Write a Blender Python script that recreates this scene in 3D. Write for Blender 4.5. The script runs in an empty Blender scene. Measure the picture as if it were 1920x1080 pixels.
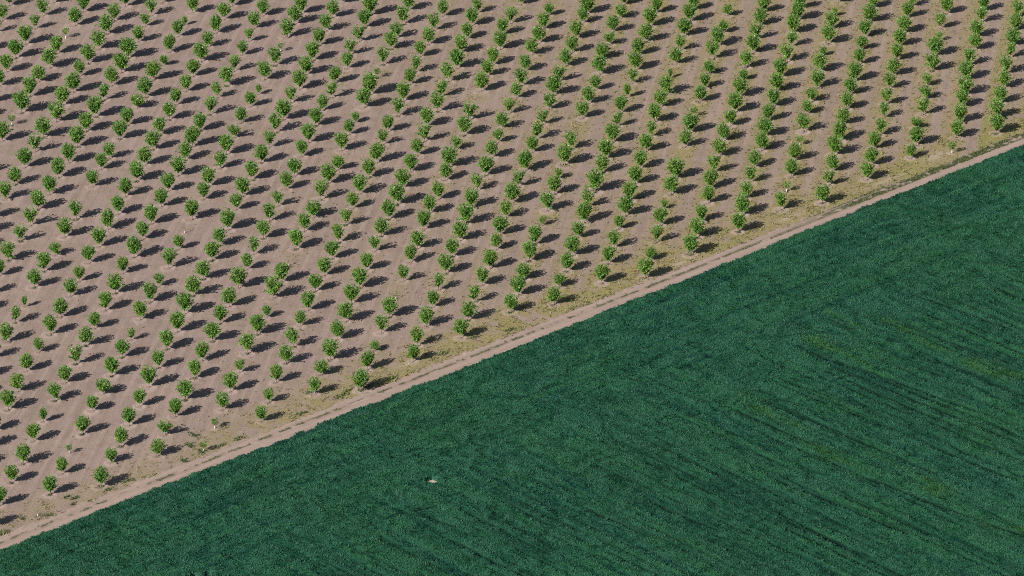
import bpy, math, random
import numpy as np
from mathutils import Matrix

sc = bpy.context.scene
COL = sc.collection
# ------------------------------------------------------------------ camera
cam_d = bpy.data.cameras.new('camera')
cam_d.sensor_width = 36.0
cam_d.lens = 36.0 * 9500.0 / 1920.0          # long lens from a light aircraft
cam_d.clip_start = 5.0
cam_d.clip_end = 12000.0
cam = bpy.data.objects.new('camera', cam_d)
COL.objects.link(cam)
cam.matrix_world = Matrix(((0.999935, -0.010272, -0.004904, -3.648189),
                           (0.0, 0.430816, -0.90244, -671.400763),
                           (0.011382, 0.902381, 0.430788, 320.499471),
                           (0, 0, 0, 1)))
sc.camera = cam
# ------------------------------------------------------------------ sky, sun, exposure
SUN_EL = math.radians(32.0)
SUN_DIR = (-0.70, -0.714)                     # horizontal direction towards the sun
sun_az = math.atan2(SUN_DIR[0], SUN_DIR[1])   # from +Y, clockwise
world = bpy.data.worlds.new('World')
sc.world = world
world.use_nodes = True
wn = world.node_tree
bg = wn.nodes['Background']
sky = wn.nodes.new('ShaderNodeTexSky')
sky.sky_type = 'NISHITA'
sky.sun_disc = False
sky.sun_elevation = SUN_EL
sky.sun_rotation = sun_az
wn.links.new(sky.outputs[0], bg.inputs[0])
bg.inputs[1].default_value = 0.05
sun_d = bpy.data.lights.new('sun', 'SUN')
sun_d.energy = 5.0
sun_d.angle = math.radians(0.5)
sun_d.color = (1.0, 0.935, 0.85)
sun = bpy.data.objects.new('sun', sun_d)
COL.objects.link(sun)
sun.rotation_euler = (math.pi / 2 - SUN_EL, 0, math.pi - sun_az)
sc.view_settings.view_transform = 'Standard'
sc.view_settings.look = 'None'
sc.view_settings.gamma = 1.0
sc.view_settings.exposure = 0.60
sc.cycles.use_denoising = False               # keep the leaf-sized texture
sc.cycles.filter_width = 1.0                  # crisp, as a sharpened photograph

# ------------------------------------------------------------------ helpers
U = np.array([0.734695, 0.678397])            # along the dirt track
N = np.array([-0.678397, 0.734695])           # away from the track, into the orchard
ORG = np.array([0.0, -20.726722])
AV = np.array([-0.939741, -5.92595])          # one step along an orchard row
BV = np.array([5.342145, -3.575514])          # one step across the rows
INVL = np.linalg.inv(np.array([[AV[0], BV[0]], [AV[1], BV[1]]]))
rng = np.random.default_rng(11)


def xy(s, t):
    return ORG[0] + s * U[0] + t * N[0], ORG[1] + s * U[1] + t * N[1]


def st(x, y):
    dx, dy = x - ORG[0], y - ORG[1]
    return dx * U[0] + dy * U[1], dx * N[0] + dy * N[1]


class VNoise:
    def __init__(self, seed):
        self.g = np.random.default_rng(seed).random((256, 256)).astype(np.float32)

    def __call__(self, x, y):
        xi = np.floor(x).astype(np.int64); yi = np.floor(y).astype(np.int64)
        fx = x - xi; fy = y - yi
        fx = fx * fx * (3 - 2 * fx); fy = fy * fy * (3 - 2 * fy)
        a = self.g[xi & 255, yi & 255]; b = self.g[(xi + 1) & 255, yi & 255]
        c = self.g[xi & 255, (yi + 1) & 255]; d = self.g[(xi + 1) & 255, (yi + 1) & 255]
        return (a * (1 - fx) + b * fx) * (1 - fy) + (c * (1 - fx) + d * fx) * fy


def fbm(seed, x, y, octv=4):
    r = 0; w = 1.0; tot = 0
    for k in range(octv):
        r = r + w * VNoise(seed + k)(x * 2 ** k + 17.3 * k, y * 2 ** k + 5.1 * k)
        tot += w; w *= 0.55
    return r / tot


def sstep(a, b, x):
    q = np.clip((x - a) / (b - a), 0, 1)
    return q * q * (3 - 2 * q)


def np_mesh(name, verts, faces, attrs=None, smooth=False, mats=(), mat_idx=None):
    """verts (n,3), faces (m,k) with k = 3 or 4"""
    me = bpy.data.meshes.new(name)
    v = np.ascontiguousarray(verts, dtype=np.float32)
    fa = np.ascontiguousarray(faces, dtype=np.int32)
    m, k = fa.shape
    me.vertices.add(len(v)); me.vertices.foreach_set('co', v.ravel())
    me.loops.add(m * k); me.loops.foreach_set('vertex_index', fa.ravel())
    me.polygons.add(m)
    me.polygons.foreach_set('loop_start', np.arange(0, m * k, k, dtype=np.int32))
    me.polygons.foreach_set('use_smooth', np.full(m, smooth, dtype=bool))
    for mm in mats:
        me.materials.append(mm)
    if mat_idx is not None:
        me.polygons.foreach_set('material_index', np.asarray(mat_idx, dtype=np.int32))
    for an, av in (attrs or {}).items():
        at = me.attributes.new(an, 'FLOAT', 'POINT')
        at.data.foreach_set('value', np.ascontiguousarray(av, dtype=np.float32))
    me.update(calc_edges=True)
    return me


def link(name, me, parent=None, loc=None):
    o = bpy.data.objects.new(name, me)
    COL.objects.link(o)
    if parent: o.parent = parent
    if loc: o.location = loc
    return o


def tag(o, label=None, cat=None, group=None, kind=None):
    if label: o['label'] = label
    if cat: o['category'] = cat
    if group: o['group'] = group
    if kind: o['kind'] = kind
    return o


def grid_faces(ns, nt):
    i = np.arange((ns - 1) * (nt - 1)); a = (i // (nt - 1)) * nt + i % (nt - 1)
    return np.stack([a, a + nt, a + nt + 1, a + 1], 1)


# ------------------------------------------------------------------ materials
def newmat(name):
    m = bpy.data.materials.new(name); m.use_nodes = True
    nt = m.node_tree
    b = nt.nodes['Principled BSDF']
    return m, nt, b


def nd(nt, t, **kw):
    n = nt.nodes.new(t)
    for k, v in kw.items(): setattr(n, k, v)
    return n


def attr(nt, name):
    n = nt.nodes.new('ShaderNodeAttribute'); n.attribute_name = name
    return n.outputs['Fac']


def mix(nt, fac, a, b, mode='MIX'):
    n = nt.nodes.new('ShaderNodeMix'); n.data_type = 'RGBA'; n.blend_type = mode
    for sock, v in ((n.inputs[0], fac), (n.inputs[6], a), (n.inputs[7], b)):
        if isinstance(v, bpy.types.NodeSocket): nt.links.new(v, sock)
        elif isinstance(v, tuple): sock.default_value = (*v, 1.0)
        else: sock.default_value = v
    return n.outputs[2]


def noise(nt, scale, detail=4, vec=None, rough=0.6):
    n = nt.nodes.new('ShaderNodeTexNoise')
    n.inputs['Scale'].default_value = scale; n.inputs['Detail'].default_value = detail
    n.inputs['Roughness'].default_value = rough
    if vec: nt.links.new(vec, n.inputs['Vector'])
    return n.outputs['Fac']


def ramp(nt, fac, a, b, lo=0.0, hi=1.0):
    n = nt.nodes.new('ShaderNodeMapRange')
    n.inputs[1].default_value = a; n.inputs[2].default_value = b
    n.inputs[3].default_value = lo; n.inputs[4].default_value = hi
    nt.links.new(fac, n.inputs[0])
    return n.outputs[0]


def objvec(nt, rot=0.0, scale=(1, 1, 1)):
    tc = nt.nodes.new('ShaderNodeTexCoord')
    m1 = nt.nodes.new('ShaderNodeMapping'); m1.inputs['Rotation'].default_value = (0, 0, rot)
    mp = nt.nodes.new('ShaderNodeMapping'); mp.inputs['Scale'].default_value = scale
    nt.links.new(tc.outputs['Object'], m1.inputs['Vector']); nt.links.new(m1.outputs[0], mp.inputs['Vector'])
    return mp.outputs[0]


def bump(nt, b, h, strength, dist):
    n = nt.nodes.new('ShaderNodeBump')
    n.inputs['Strength'].default_value = strength; n.inputs['Distance'].default_value = dist
    nt.links.new(h, n.inputs['Height']); nt.links.new(n.outputs[0], b.inputs['Normal'])


ROW_ANG = math.atan2(AV[1], AV[0])
TRK_ANG = math.atan2(U[1], U[0])


def soil_material():
    m, nt, b = newmat('orchard_soil')
    v = objvec(nt)
    big = noise(nt, 0.05, 4, v); mid = noise(nt, 0.5, 5, v); fine = noise(nt, 2.6, 4, v, 0.7)
    vr = objvec(nt, -ROW_ANG, (0.03, 1.0, 1.0))       # streaks along the rows: tyre and harrow marks
    strk = noise(nt, 1.1, 4, vr)
    c = mix(nt, ramp(nt, big, 0.3, 0.7), (0.242, 0.184, 0.164), (0.285, 0.216, 0.186))
    c = mix(nt, ramp(nt, mid, 0.42, 0.62, 0, 0.7), c, (0.222, 0.168, 0.135))
    c = mix(nt, ramp(nt, strk, 0.52, 0.62, 0, 0.6), c, (0.320, 0.240, 0.210))
    c = mix(nt, ramp(nt, strk, 0.46, 0.34, 0, 0.5), c, (0.200, 0.148, 0.128))
    # dry grass
    g = nd(nt, 'ShaderNodeMath', operation='MULTIPLY'); g.use_clamp = True
    nt.links.new(attr(nt, 'grass'), g.inputs[0])
    nt.links.new(ramp(nt, mid, 0.3, 0.6, 0.45, 1.25), g.inputs[1])
    gc = mix(nt, ramp(nt, fine, 0.35, 0.65), (0.165, 0.142, 0.062), (0.300, 0.250, 0.128))
    c = mix(nt, g.outputs[0], c, gc)
    c = mix(nt, attr(nt, 'lush'), c, mix(nt, ramp(nt, fine, 0.35, 0.65), (0.120, 0.128, 0.040), (0.280, 0.255, 0.085)))
    # pale scraped ring of soil round every trunk, darker middle
    c = mix(nt, attr(nt, 'ring'), c, (0.360, 0.275, 0.250))
    c = mix(nt, attr(nt, 'dark_mid'), c, (0.115, 0.090, 0.080))
    c = mix(nt, attr(nt, 'pale'), c, (0.390, 0.318, 0.262))
    c = mix(nt, ramp(nt, fine, 0.40, 0.26, 0, 0.6), c, (0.13, 0.10, 0.072))
    nt.links.new(c, b.inputs['Base Color'])
    b.inputs['Roughness'].default_value = 0.95
    b.inputs['Specular IOR Level'].default_value = 0.1
    bump(nt, b, fine, 0.7, 0.12)
    return m


def track_material():
    m, nt, b = newmat('track_dirt')
    v = objvec(nt); vs = objvec(nt, -TRK_ANG, (0.04, 1.0, 1.0))
    st_ = noise(nt, 1.8, 4, vs); fine = noise(nt, 2.6, 4, v, 0.7); mid = noise(nt, 0.4, 4, v)
    c = mix(nt, ramp(nt, st_, 0.35, 0.65), (0.255, 0.194, 0.163), (0.350, 0.268, 0.230))
    c = mix(nt, ramp(nt, mid, 0.45, 0.7, 0, 0.5), c, (0.255, 0.190, 0.155))
    c = mix(nt, attr(nt, 'rut'), c, (0.330, 0.248, 0.212))
    c = mix(nt, ramp(nt, noise(nt, 5.0, 3, vs), 0.45, 0.32, 0, 0.55), c, (0.175, 0.130, 0.112))
    gr = mix(nt, ramp(nt, fine, 0.35, 0.65), (0.038, 0.052, 0.022), (0.085, 0.092, 0.040))
    c = mix(nt, attr(nt, 'green'), c, gr)
    c = mix(nt, ramp(nt, fine, 0.36, 0.22, 0, 0.5), c, (0.14, 0.105, 0.085))
    nt.links.new(c, b.inputs['Base Color'])
    b.inputs['Roughness'].default_value = 0.95
    b.inputs['Specular IOR Level'].default_value = 0.1
    bump(nt, b, fine, 0.4, 0.06)
    return m


def crop_material():
    m, nt, b = newmat('crop_leaf')
    v = objvec(nt)
    big = noise(nt, 0.06, 5, v)
    c = mix(nt, ramp(nt, big, 0.40, 0.60), (0.0150, 0.074, 0.037), (0.0135, 0.066, 0.043))
    c = mix(nt, ramp(nt, attr(nt, 'streak'), 0.5, 1.0, 0, 0.8), c, (0.0150, 0.080, 0.032))
    c = mix(nt, ramp(nt, attr(nt, 'streak'), 0.5, 0.0, 0, 0.9), c, (0.0040, 0.038, 0.026))
    c = mix(nt, attr(nt, 'yellow'), c, (0.021, 0.074, 0.015))
    c = mix(nt, ramp(nt, attr(nt, 'tint'), 0.0, 1.0, 0, 0.55), c, (0.032, 0.104, 0.060))
    c = mix(nt, attr(nt, 'straw'), c, (0.12, 0.12, 0.04))
    c = mix(nt, attr(nt, 'tram_shade'), c, (0.0030, 0.0170, 0.0100))  # shade down in the tramline furrows, painted into the leaf colour
    nt.links.new(c, b.inputs['Base Color'])
    b.inputs['Roughness'].default_value = 0.6
    b.inputs['Specular IOR Level'].default_value = 0.12
    return m


def leaf_material(name, attribute_random):
    m, nt, b = newmat(name)
    if attribute_random:
        r = attr(nt, 'tree_tone')
    else:
        r = nt.nodes.new('ShaderNodeObjectInfo').outputs['Random']
    c = mix(nt, r, (0.052, 0.148, 0.017), (0.092, 0.192, 0.026))
    c = mix(nt, ramp(nt, attr(nt, 'leaf_tone'), 0.0, 1.0, 0, 0.9), c, (0.150, 0.275, 0.058))
    nt.links.new(c, b.inputs['Base Color'])
    b.inputs['Roughness'].default_value = 0.42
    b.inputs['Specular IOR Level'].default_value = 0.35
    tr = nt.nodes.new('ShaderNodeBsdfTranslucent')
    tr.inputs[0].default_value = (0.10, 0.22, 0.02, 1)
    mx = nt.nodes.new('ShaderNodeMixShader'); mx.inputs[0].default_value = 0.15
    out = nt.nodes['Material Output']
    nt.links.new(b.outputs[0], mx.inputs[1]); nt.links.new(tr.outputs[0], mx.inputs[2])
    nt.links.new(mx.outputs[0], out.inputs[0])
    return m


def simple(name, c1, c2, scale=4.0, rough=0.85):
    m, nt, b = newmat(name)
    v = objvec(nt)
    nt.links.new(mix(nt, ramp(nt, noise(nt, scale, 4, v), 0.3, 0.7), c1, c2), b.inputs['Base Color'])
    b.inputs['Roughness'].default_value = rough
    return m


M_SOIL = soil_material(); M_TRACK = track_material(); M_CROP = crop_material()
M_LEAF = leaf_material('tree_leaf', False); M_LEAF_FAR = leaf_material('tree_leaf_far', True)
M_BARK = simple('bark', (0.16, 0.11, 0.075), (0.26, 0.19, 0.13), 9.0)
M_GUARD = simple('white_guard', (0.55, 0.54, 0.50), (0.72, 0.71, 0.69), 5.0, 0.6)
M_DRY = simple('dry_grass', (0.095, 0.105, 0.036), (0.25, 0.22, 0.09), 0.9)
M_WEED = simple('green_weed', (0.050, 0.078, 0.026), (0.095, 0.130, 0.040), 0.9)

# ------------------------------------------------------------------ tree data: x, y, crown width, height, row, place in row, own object, kind
TREES=[
 (-84.21,95.14,1.64,2.71,-7,1,0,''),(-83.94,100,2.19,3.48,-7,2,0,''),(-83.32,106.65,2.21,3.5,-7,3,0,''),(-81.9,72.92,1.92,3.1,-6,1,0,''),
 (-81.24,78.62,2.1,3.35,-6,2,1,''),(-80.29,84.32,2.33,3.66,-6,3,1,''),(-79.24,90.12,2.39,3.74,-6,4,1,''),(-78.28,96.74,1.86,3.02,-6,5,0,''),
 (-77.43,102.19,2.2,3.48,-6,6,0,''),(-76.14,107.92,2.1,3.35,-6,0,0,''),(-79.4,51.23,2.29,3.61,-5,1,0,''),(-78.5,57.4,0.8,1.56,-5,2,1,'y'),
 (-77.41,62.19,2.63,4.08,-5,3,1,''),(-76.65,68.78,2.37,3.73,-5,4,1,''),(-75.79,74.9,2.31,2.95,-5,5,0,''),(-74.5,80.47,2.41,3.77,-5,6,1,''),
 (-73.84,86.46,2.16,3.43,-5,7,1,''),(-72.89,92.88,1.13,1.61,-5,8,1,'y'),(-71.81,98.34,2.19,3.47,-5,9,1,''),(-70.87,104.1,2.2,3.49,-5,10,0,''),
 (-78.04,22.93,1.91,3.1,-4,1,0,''),(-77.01,29.34,2.03,3.26,-4,2,0,''),(-76.08,34.83,2,3.22,-4,3,1,''),(-75.1,41.18,2.26,3.58,-4,4,1,''),
 (-73.97,47.19,2.17,3.46,-4,5,1,''),(-73.19,52.76,2.39,3.76,-4,6,1,''),(-71.67,58.85,2.52,3.93,-4,7,1,''),(-71.19,65.45,2.22,3.52,-4,8,1,''),
 (-69.94,70.56,2.38,3.74,-4,9,1,''),(-69.39,77.12,1.88,3.05,-4,10,0,''),(-68.46,82.43,2.32,3.66,-4,11,1,''),(-67.18,88.4,2.28,3.59,-4,12,1,''),
 (-66.44,94.69,2.4,3.76,-4,13,1,''),(-65.54,100.47,2.15,3.42,-4,14,1,''),(-64.11,106.8,2.1,3.35,-4,15,0,''),(-75.45,2.28,1.77,2.9,-3,1,0,''),
 (-74.61,7.5,2.13,3.41,-3,2,1,''),(-73.38,14.38,1.95,3.16,-3,3,1,''),(-72.36,19.96,2.2,3.51,-3,4,1,''),(-71.75,25.74,2.22,3.53,-3,5,1,''),
 (-70.44,31.2,2.19,3.49,-3,6,1,''),(-69.67,37.5,2.29,3.62,-3,7,1,''),(-68.48,43.11,2.27,3.59,-3,8,1,''),(-67.65,49.2,2.45,3.84,-3,9,1,''),
 (-66.72,55.23,2.26,3.57,-3,10,1,''),(-65.74,60.84,2.52,3.94,-3,11,1,''),(-64.85,67.72,2.08,3.32,-3,12,1,''),(-63.99,73.5,2.17,3.45,-3,13,1,''),
 (-62.83,78.76,2.47,3.85,-3,14,1,''),(-62.16,84.72,2.55,3.96,-3,15,1,''),(-60.94,91.65,1.96,3.15,-3,16,0,''),(-60.24,98.3,1.86,2.63,-3,17,0,''),
 (-59.52,103.05,2.16,3.43,-3,18,0,''),(-58.14,108.42,2.1,3.35,-3,0,0,''),(-73.64,-24.84,1.8,2.96,-2,1,0,''),(-72.43,-19.8,2.06,3.33,-2,2,1,''),
 (-71.72,-13.37,1.89,3.08,-2,3,1,''),(-70.82,-8.2,0.97,2.04,-2,4,0,''),(-69.97,-1.6,1.99,3.22,-2,5,1,''),(-69.02,3.94,2.12,3.4,-2,6,1,''),
 (-67.81,9.61,1.74,2.31,-2,7,0,''),(-66.93,15.99,2.23,3.55,-2,8,1,''),(-65.73,22.34,2.17,3.46,-2,9,1,''),(-64.12,34.34,1.94,3.13,-2,10,0,''),
 (-63.27,40.8,1.85,3.01,-2,11,0,''),(-62.33,44.96,1.86,3.02,-2,12,0,''),(-61.2,52.38,2.19,3.47,-2,13,1,''),(-60.43,57.82,2.05,3.29,-2,14,1,''),
 (-59.31,64.55,2.22,2.55,-2,15,0,''),(-58.32,68.89,2.44,3.82,-2,16,1,''),(-57.49,75.82,2.35,3.7,-2,17,1,''),(-56.21,81.92,1.33,1.94,-2,18,0,''),
 (-55.64,87.42,2.06,3.29,-2,19,0,''),(-54.62,94,2.01,3.22,-2,20,0,''),(-53.82,99,0.99,1.8,-2,21,0,''),(-52.81,104.22,2.09,3.34,-2,22,0,''),
 (-71.47,-47.46,1.75,2.9,-1,1,0,''),(-70.28,-41.18,2.08,3.37,-1,2,1,''),(-69.43,-35.58,1.97,3.2,-1,3,1,''),(-68.73,-29.07,1.85,3.03,-1,4,1,''),
 (-67.55,-22.92,1.48,2.51,-1,5,0,''),(-66.31,-17.18,2.01,3.26,-1,6,1,''),(-65.33,-11.44,2.03,3.27,-1,7,1,''),(-64.44,-4.35,1.95,3.16,-1,8,1,''),
 (-63.56,0.66,1.66,2.76,-1,9,0,''),(-62.66,6.94,1.93,3.14,-1,10,1,''),(-61.6,12.65,2.19,3.49,-1,11,1,''),(-60.7,18.88,2.16,3.45,-1,12,1,''),
 (-59.55,24.37,2.06,3.3,-1,13,1,''),(-58.88,30.85,2.13,3.41,-1,14,1,''),(-57.54,36.57,2.29,3.62,-1,15,1,''),(-56.71,42.57,2.16,3.44,-1,16,1,''),
 (-55.85,48.42,2.18,3.46,-1,17,1,''),(-55.12,54.26,2.09,3.34,-1,18,1,''),(-53.97,60.08,2.06,3.3,-1,19,1,''),(-53.27,66.01,2.01,3.23,-1,20,0,''),
 (-52.01,71.49,1.96,3.15,-1,21,0,''),(-51.23,77.62,2.03,3.26,-1,22,0,''),(-50.28,83.67,2.37,3.72,-1,23,1,''),(-49.49,89.8,1.91,3.09,-1,24,0,''),
 (-48.54,95.64,2.14,3.4,-1,25,1,''),(-47.49,101.48,2.09,3.33,-1,26,0,''),(-46.47,107.48,1.99,3.2,-1,27,0,''),(-69.35,-75.28,1.69,2.83,1,0,0,''),
 (-68.81,-69.53,1.79,2.97,1,1,0,''),(-67.82,-62.91,1.77,2.94,1,2,1,''),(-66.73,-57.39,2.04,3.32,1,3,1,''),(-65.94,-50.69,1.84,3.02,1,4,1,''),
 (-65.06,-44.78,1.3,2.42,1,5,0,''),(-63.97,-38.28,1.9,3.11,1,6,1,''),(-63.01,-32.6,2.03,2.9,1,7,1,''),(-61.93,-26.64,2.18,3.49,1,8,1,''),
 (-60.96,-20.74,2,3.25,1,9,1,''),(-60.17,-15.12,1.77,2.91,1,10,0,''),(-59.04,-9.07,2.03,3.28,1,11,1,''),(-58,-3.21,2.18,3.49,1,12,1,''),
 (-57.35,3.47,1.87,3.05,1,13,0,''),(-56.1,9.02,2.33,3.7,1,14,1,''),(-55.24,15.53,1.95,3.16,1,15,1,''),(-54.29,20.94,2.17,3.46,1,16,1,''),
 (-53.18,27.19,2.06,3.31,1,17,1,''),(-52.48,32.93,2.08,3.33,1,18,1,''),(-51.33,38.71,2.3,3.63,1,19,1,''),(-50.55,44.66,2.06,3.31,1,20,1,''),
 (-49.75,49.76,2.39,3.75,1,21,1,''),(-48.91,55.9,2.13,3.4,1,22,1,''),(-47.69,62.36,2.21,3.51,1,23,1,''),(-46.88,69.09,1.87,3.03,1,24,0,''),
 (-45.64,73.9,2.39,3.75,1,25,1,''),(-44.76,79.82,1.98,3.18,1,26,0,''),(-43.74,86.55,1.77,2.9,1,27,0,''),(-42.99,92.31,1.7,2.8,1,28,0,''),
 (-42.33,97.91,2.08,3.32,1,29,0,''),(-41.19,103.29,1.98,3.19,1,30,0,''),(-63.46,-72.48,0.36,1.17,2,1,1,'t'),(-62.31,-66.26,1.89,3.11,2,2,1,''),
 (-61.23,-60.22,1.63,2.74,2,3,0,''),(-60.71,-54.2,0.73,1.2,2,4,1,'y'),(-59.32,-48.39,1.88,3.08,2,5,1,''),(-58.47,-41.27,1.77,2.54,2,6,0,''),
 (-57.37,-35.96,2.15,2.44,2,7,0,''),(-56.56,-30.34,2.04,3.3,2,8,1,''),(-55.5,-24.41,1.94,3.15,2,9,1,''),(-54.62,-18.65,1.3,2.25,2,10,0,''),
 (-53.77,-12.05,2.02,3.27,2,11,1,''),(-52.75,-6.11,2.1,3.37,2,12,1,''),(-51.82,-0.71,1.76,2.4,2,13,0,''),(-50.74,5.54,2.27,3.6,2,14,1,''),
 (-49.65,12.07,1.55,2.6,2,15,0,''),(-49.1,17.95,0.32,1.06,2,16,1,'t'),(-48.28,22.78,2.31,3.66,2,17,1,''),(-46.96,30.01,1.93,3.12,2,18,0,''),
 (-46.41,34.85,2.14,3.42,2,19,1,''),(-44.93,41.7,1.95,3.16,2,20,0,''),(-44.32,46.95,2.32,3.66,2,21,1,''),(-43.36,53.47,2.19,2.53,2,22,0,''),
 (-42.59,59.16,1.85,3,2,23,0,''),(-41.42,65.61,1.8,2.93,2,24,0,''),(-40.38,70.62,1.11,1.95,2,25,0,''),(-39.74,76.47,2.25,3.55,2,26,1,''),
 (-38.37,82.41,2.33,3.66,2,27,1,''),(-37.6,88.23,0.76,1.36,2,28,1,'y'),(-36.76,94.28,2.29,3.61,2,29,1,''),(-35.77,99.87,2.3,3.63,2,30,1,''),
 (-34.85,104.42,2.1,3.34,2,31,0,''),(-55.66,-63.74,1.99,3.24,3,1,1,''),(-54.76,-56.77,1.79,2.39,3,2,0,''),(-53.77,-51.88,1.93,3.15,3,3,1,''),
 (-53.1,-45.62,1.89,3.09,3,4,1,''),(-52.02,-39.68,1.77,2.92,3,5,0,''),(-51.16,-33.66,2.22,3.55,3,6,1,''),(-50.17,-27.58,1.85,3.04,3,7,1,''),
 (-49.36,-21.7,2.1,3.38,3,8,1,''),(-48.22,-15.96,2.21,3.53,3,9,1,''),(-47.48,-9.92,2.32,3.69,3,10,1,''),(-46.56,-3.84,2.18,3.49,3,11,1,''),
 (-45.42,1.85,2.06,3.32,3,12,1,''),(-44.49,8.32,2.08,3.34,3,13,1,''),(-43.62,13.63,1.99,3.21,3,14,1,''),(-42.7,19.09,2.36,3.73,3,15,1,''),
 (-41.78,26.41,1.82,2.97,3,16,0,''),(-41.05,31.38,2.24,3.55,3,17,1,''),(-39.95,37.49,2.15,3.43,3,18,1,''),(-38.76,43.78,2.16,3.45,3,19,1,''),
 (-37.82,49.82,2.08,3.32,3,20,1,''),(-37.03,55.6,2.34,3.69,3,21,1,''),(-36.03,60.47,2.42,3.79,3,22,1,''),(-35.19,67.28,2.07,3.32,3,23,1,''),
 (-33.98,72.73,2.3,3.63,3,24,1,''),(-33.13,78.72,2.32,3.65,3,25,1,''),(-32.27,84.62,2.27,3.58,3,26,1,''),(-31.41,90.96,2.17,3.45,3,27,1,''),
 (-30.53,97.1,2.08,3.32,3,28,0,''),(-29.61,102.84,2.09,3.34,3,29,0,''),(-28.15,109.16,2,3.2,3,0,0,''),(-48.52,-54.6,2.01,2.73,4,1,1,''),
 (-47.91,-48.36,2.12,2.52,4,2,0,''),(-46.85,-42.83,1.89,3.1,4,3,1,''),(-45.81,-37.53,2.09,3.38,4,4,1,''),(-44.85,-30.75,1.92,3.14,4,5,1,''),
 (-44.12,-25.21,1.94,3.15,4,6,1,''),(-42.99,-18.9,2.07,3.33,4,7,1,''),(-42.16,-12.96,1.93,3.13,4,8,1,''),(-41.16,-7.4,2.09,3.37,4,9,1,''),
 (-40.11,-1.15,2.31,3.66,4,10,1,''),(-39.16,5.28,1.73,2.86,4,11,0,''),(-38.46,10.56,2.08,3.34,4,12,1,''),(-37.23,16.23,2.04,3.28,4,13,1,''),
 (-36.63,22.27,2.21,3.52,4,14,1,''),(-35.52,27.95,1.86,3.03,4,15,0,''),(-34.49,34,1.94,3.13,4,16,0,''),(-33.46,39,2.09,3.35,4,17,1,''),
 (-32.63,46.41,1.9,3.08,4,18,0,''),(-31.77,51.75,2.25,3.56,4,19,1,''),(-30.85,58.33,2.05,3.29,4,20,1,''),(-29.93,64.48,1.86,3.02,4,21,0,''),
 (-28.7,69.58,2.08,3.32,4,22,1,''),(-28.36,75.51,1.97,3.17,4,23,0,''),(-26.57,81.55,1.89,3.07,4,24,0,''),(-26.24,87.21,2.06,3.29,4,25,0,''),
 (-25,92.72,2.13,3.4,4,26,1,''),(-24.22,98.71,2.3,3.62,4,27,1,''),(-23.48,103.96,2.54,3.94,4,28,0,''),(-42.39,-53.1,0.46,1.3,5,1,1,'y'),
 (-41.2,-46.23,0.83,1.41,5,2,1,'y'),(-40.42,-40.59,1.86,3.05,5,3,1,''),(-39.56,-34.78,2.02,3.28,5,4,1,''),(-38.63,-28.82,1.66,2.46,5,5,0,''),
 (-37.79,-22.66,2.19,3.51,5,6,1,''),(-36.64,-16.47,2.15,3.45,5,7,1,''),(-35.54,-10.83,1.26,2.15,5,8,0,''),(-34.85,-4.4,2.43,3.84,5,9,1,''),
 (-33.81,1.12,2.12,3.4,5,10,1,''),(-33.1,6.86,0.32,1.05,5,11,1,'t'),(-32.2,12.59,2.23,3.54,5,12,1,''),(-31.2,18.9,2,3.23,5,13,1,''),
 (-30.02,24.08,2.42,2.94,5,14,1,''),(-29.13,30.38,2.27,3.6,5,15,1,''),(-28.21,36.31,2.29,3.62,5,16,1,''),(-26.83,41.54,1.75,2.62,5,17,0,''),
 (-26.54,48.91,2.18,3.46,5,18,1,''),(-25.48,55.03,1.77,2.91,5,19,0,''),(-24.67,59.81,1.3,2.02,5,20,0,''),(-23.5,65.65,2.37,3.72,5,21,1,''),
 (-22.64,70.8,2.66,4.12,5,22,1,''),(-21.64,77.64,0.86,1.58,5,23,1,'y'),(-20.8,83.11,2.2,3.48,5,24,1,''),(-19.75,89.67,2.13,3.39,5,25,1,''),
 (-18.87,94.41,2.4,3,5,26,0,''),(-18.01,100.21,2.46,3.84,5,27,1,''),(-17.24,106.36,2.1,3.35,5,28,0,''),(-34.84,-44.02,1.63,2.73,6,1,0,''),
 (-34.02,-38.13,1.77,2.43,6,2,0,''),(-33.27,-31.85,1.84,3.03,6,3,1,''),(-32.14,-25.79,1.93,3.15,6,4,1,''),(-31.31,-20.48,2.14,3.43,6,5,1,''),
 (-30.52,-13.56,1.64,2.73,6,6,0,''),(-29.65,-8.38,2.03,3.28,6,7,1,''),(-28.81,-1.86,1.91,3.11,6,8,1,''),(-27.68,3.51,2.01,3.24,6,9,1,''),
 (-26.73,9.31,2.02,3.26,6,10,1,''),(-25.92,15.16,2.19,3.5,6,11,1,''),(-25.06,21.27,1.97,3.18,6,12,1,''),(-24.17,27.4,1.78,2.92,6,13,0,''),
 (-23.24,32.62,2.2,3.5,6,14,1,''),(-22.04,38.79,2.09,3.35,6,15,1,''),(-20.94,44.5,2.31,3.65,6,16,1,''),(-20.17,51.39,1.87,3.04,6,17,0,''),
 (-19.45,56.39,1.99,3.2,6,18,0,''),(-18.11,62.5,2.27,3.59,6,19,1,''),(-17.28,68.46,2.23,3.53,6,20,1,''),(-16.34,75.2,1.92,3.11,6,21,0,''),
 (-15.58,80.21,2.04,3.27,6,22,0,''),(-14.93,86.66,1.84,2.99,6,23,0,''),(-13.64,91.79,2.13,3.39,6,24,0,''),(-12.81,97.75,2.15,3.41,6,25,0,''),
 (-11.51,103.82,1.98,3.19,6,26,0,''),(-27.73,-35.4,1.78,2.94,7,1,0,''),(-26.97,-29.19,1.98,2.45,7,2,0,''),(-25.87,-24.51,2.32,3.69,7,3,1,''),
 (-25.05,-17.87,1.95,3.17,7,4,1,''),(-24.08,-12.01,2.16,3.46,7,5,1,''),(-23.42,-5.93,2.14,3.43,7,6,1,''),(-22.4,-0.64,2.25,3.58,7,7,1,''),
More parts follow.
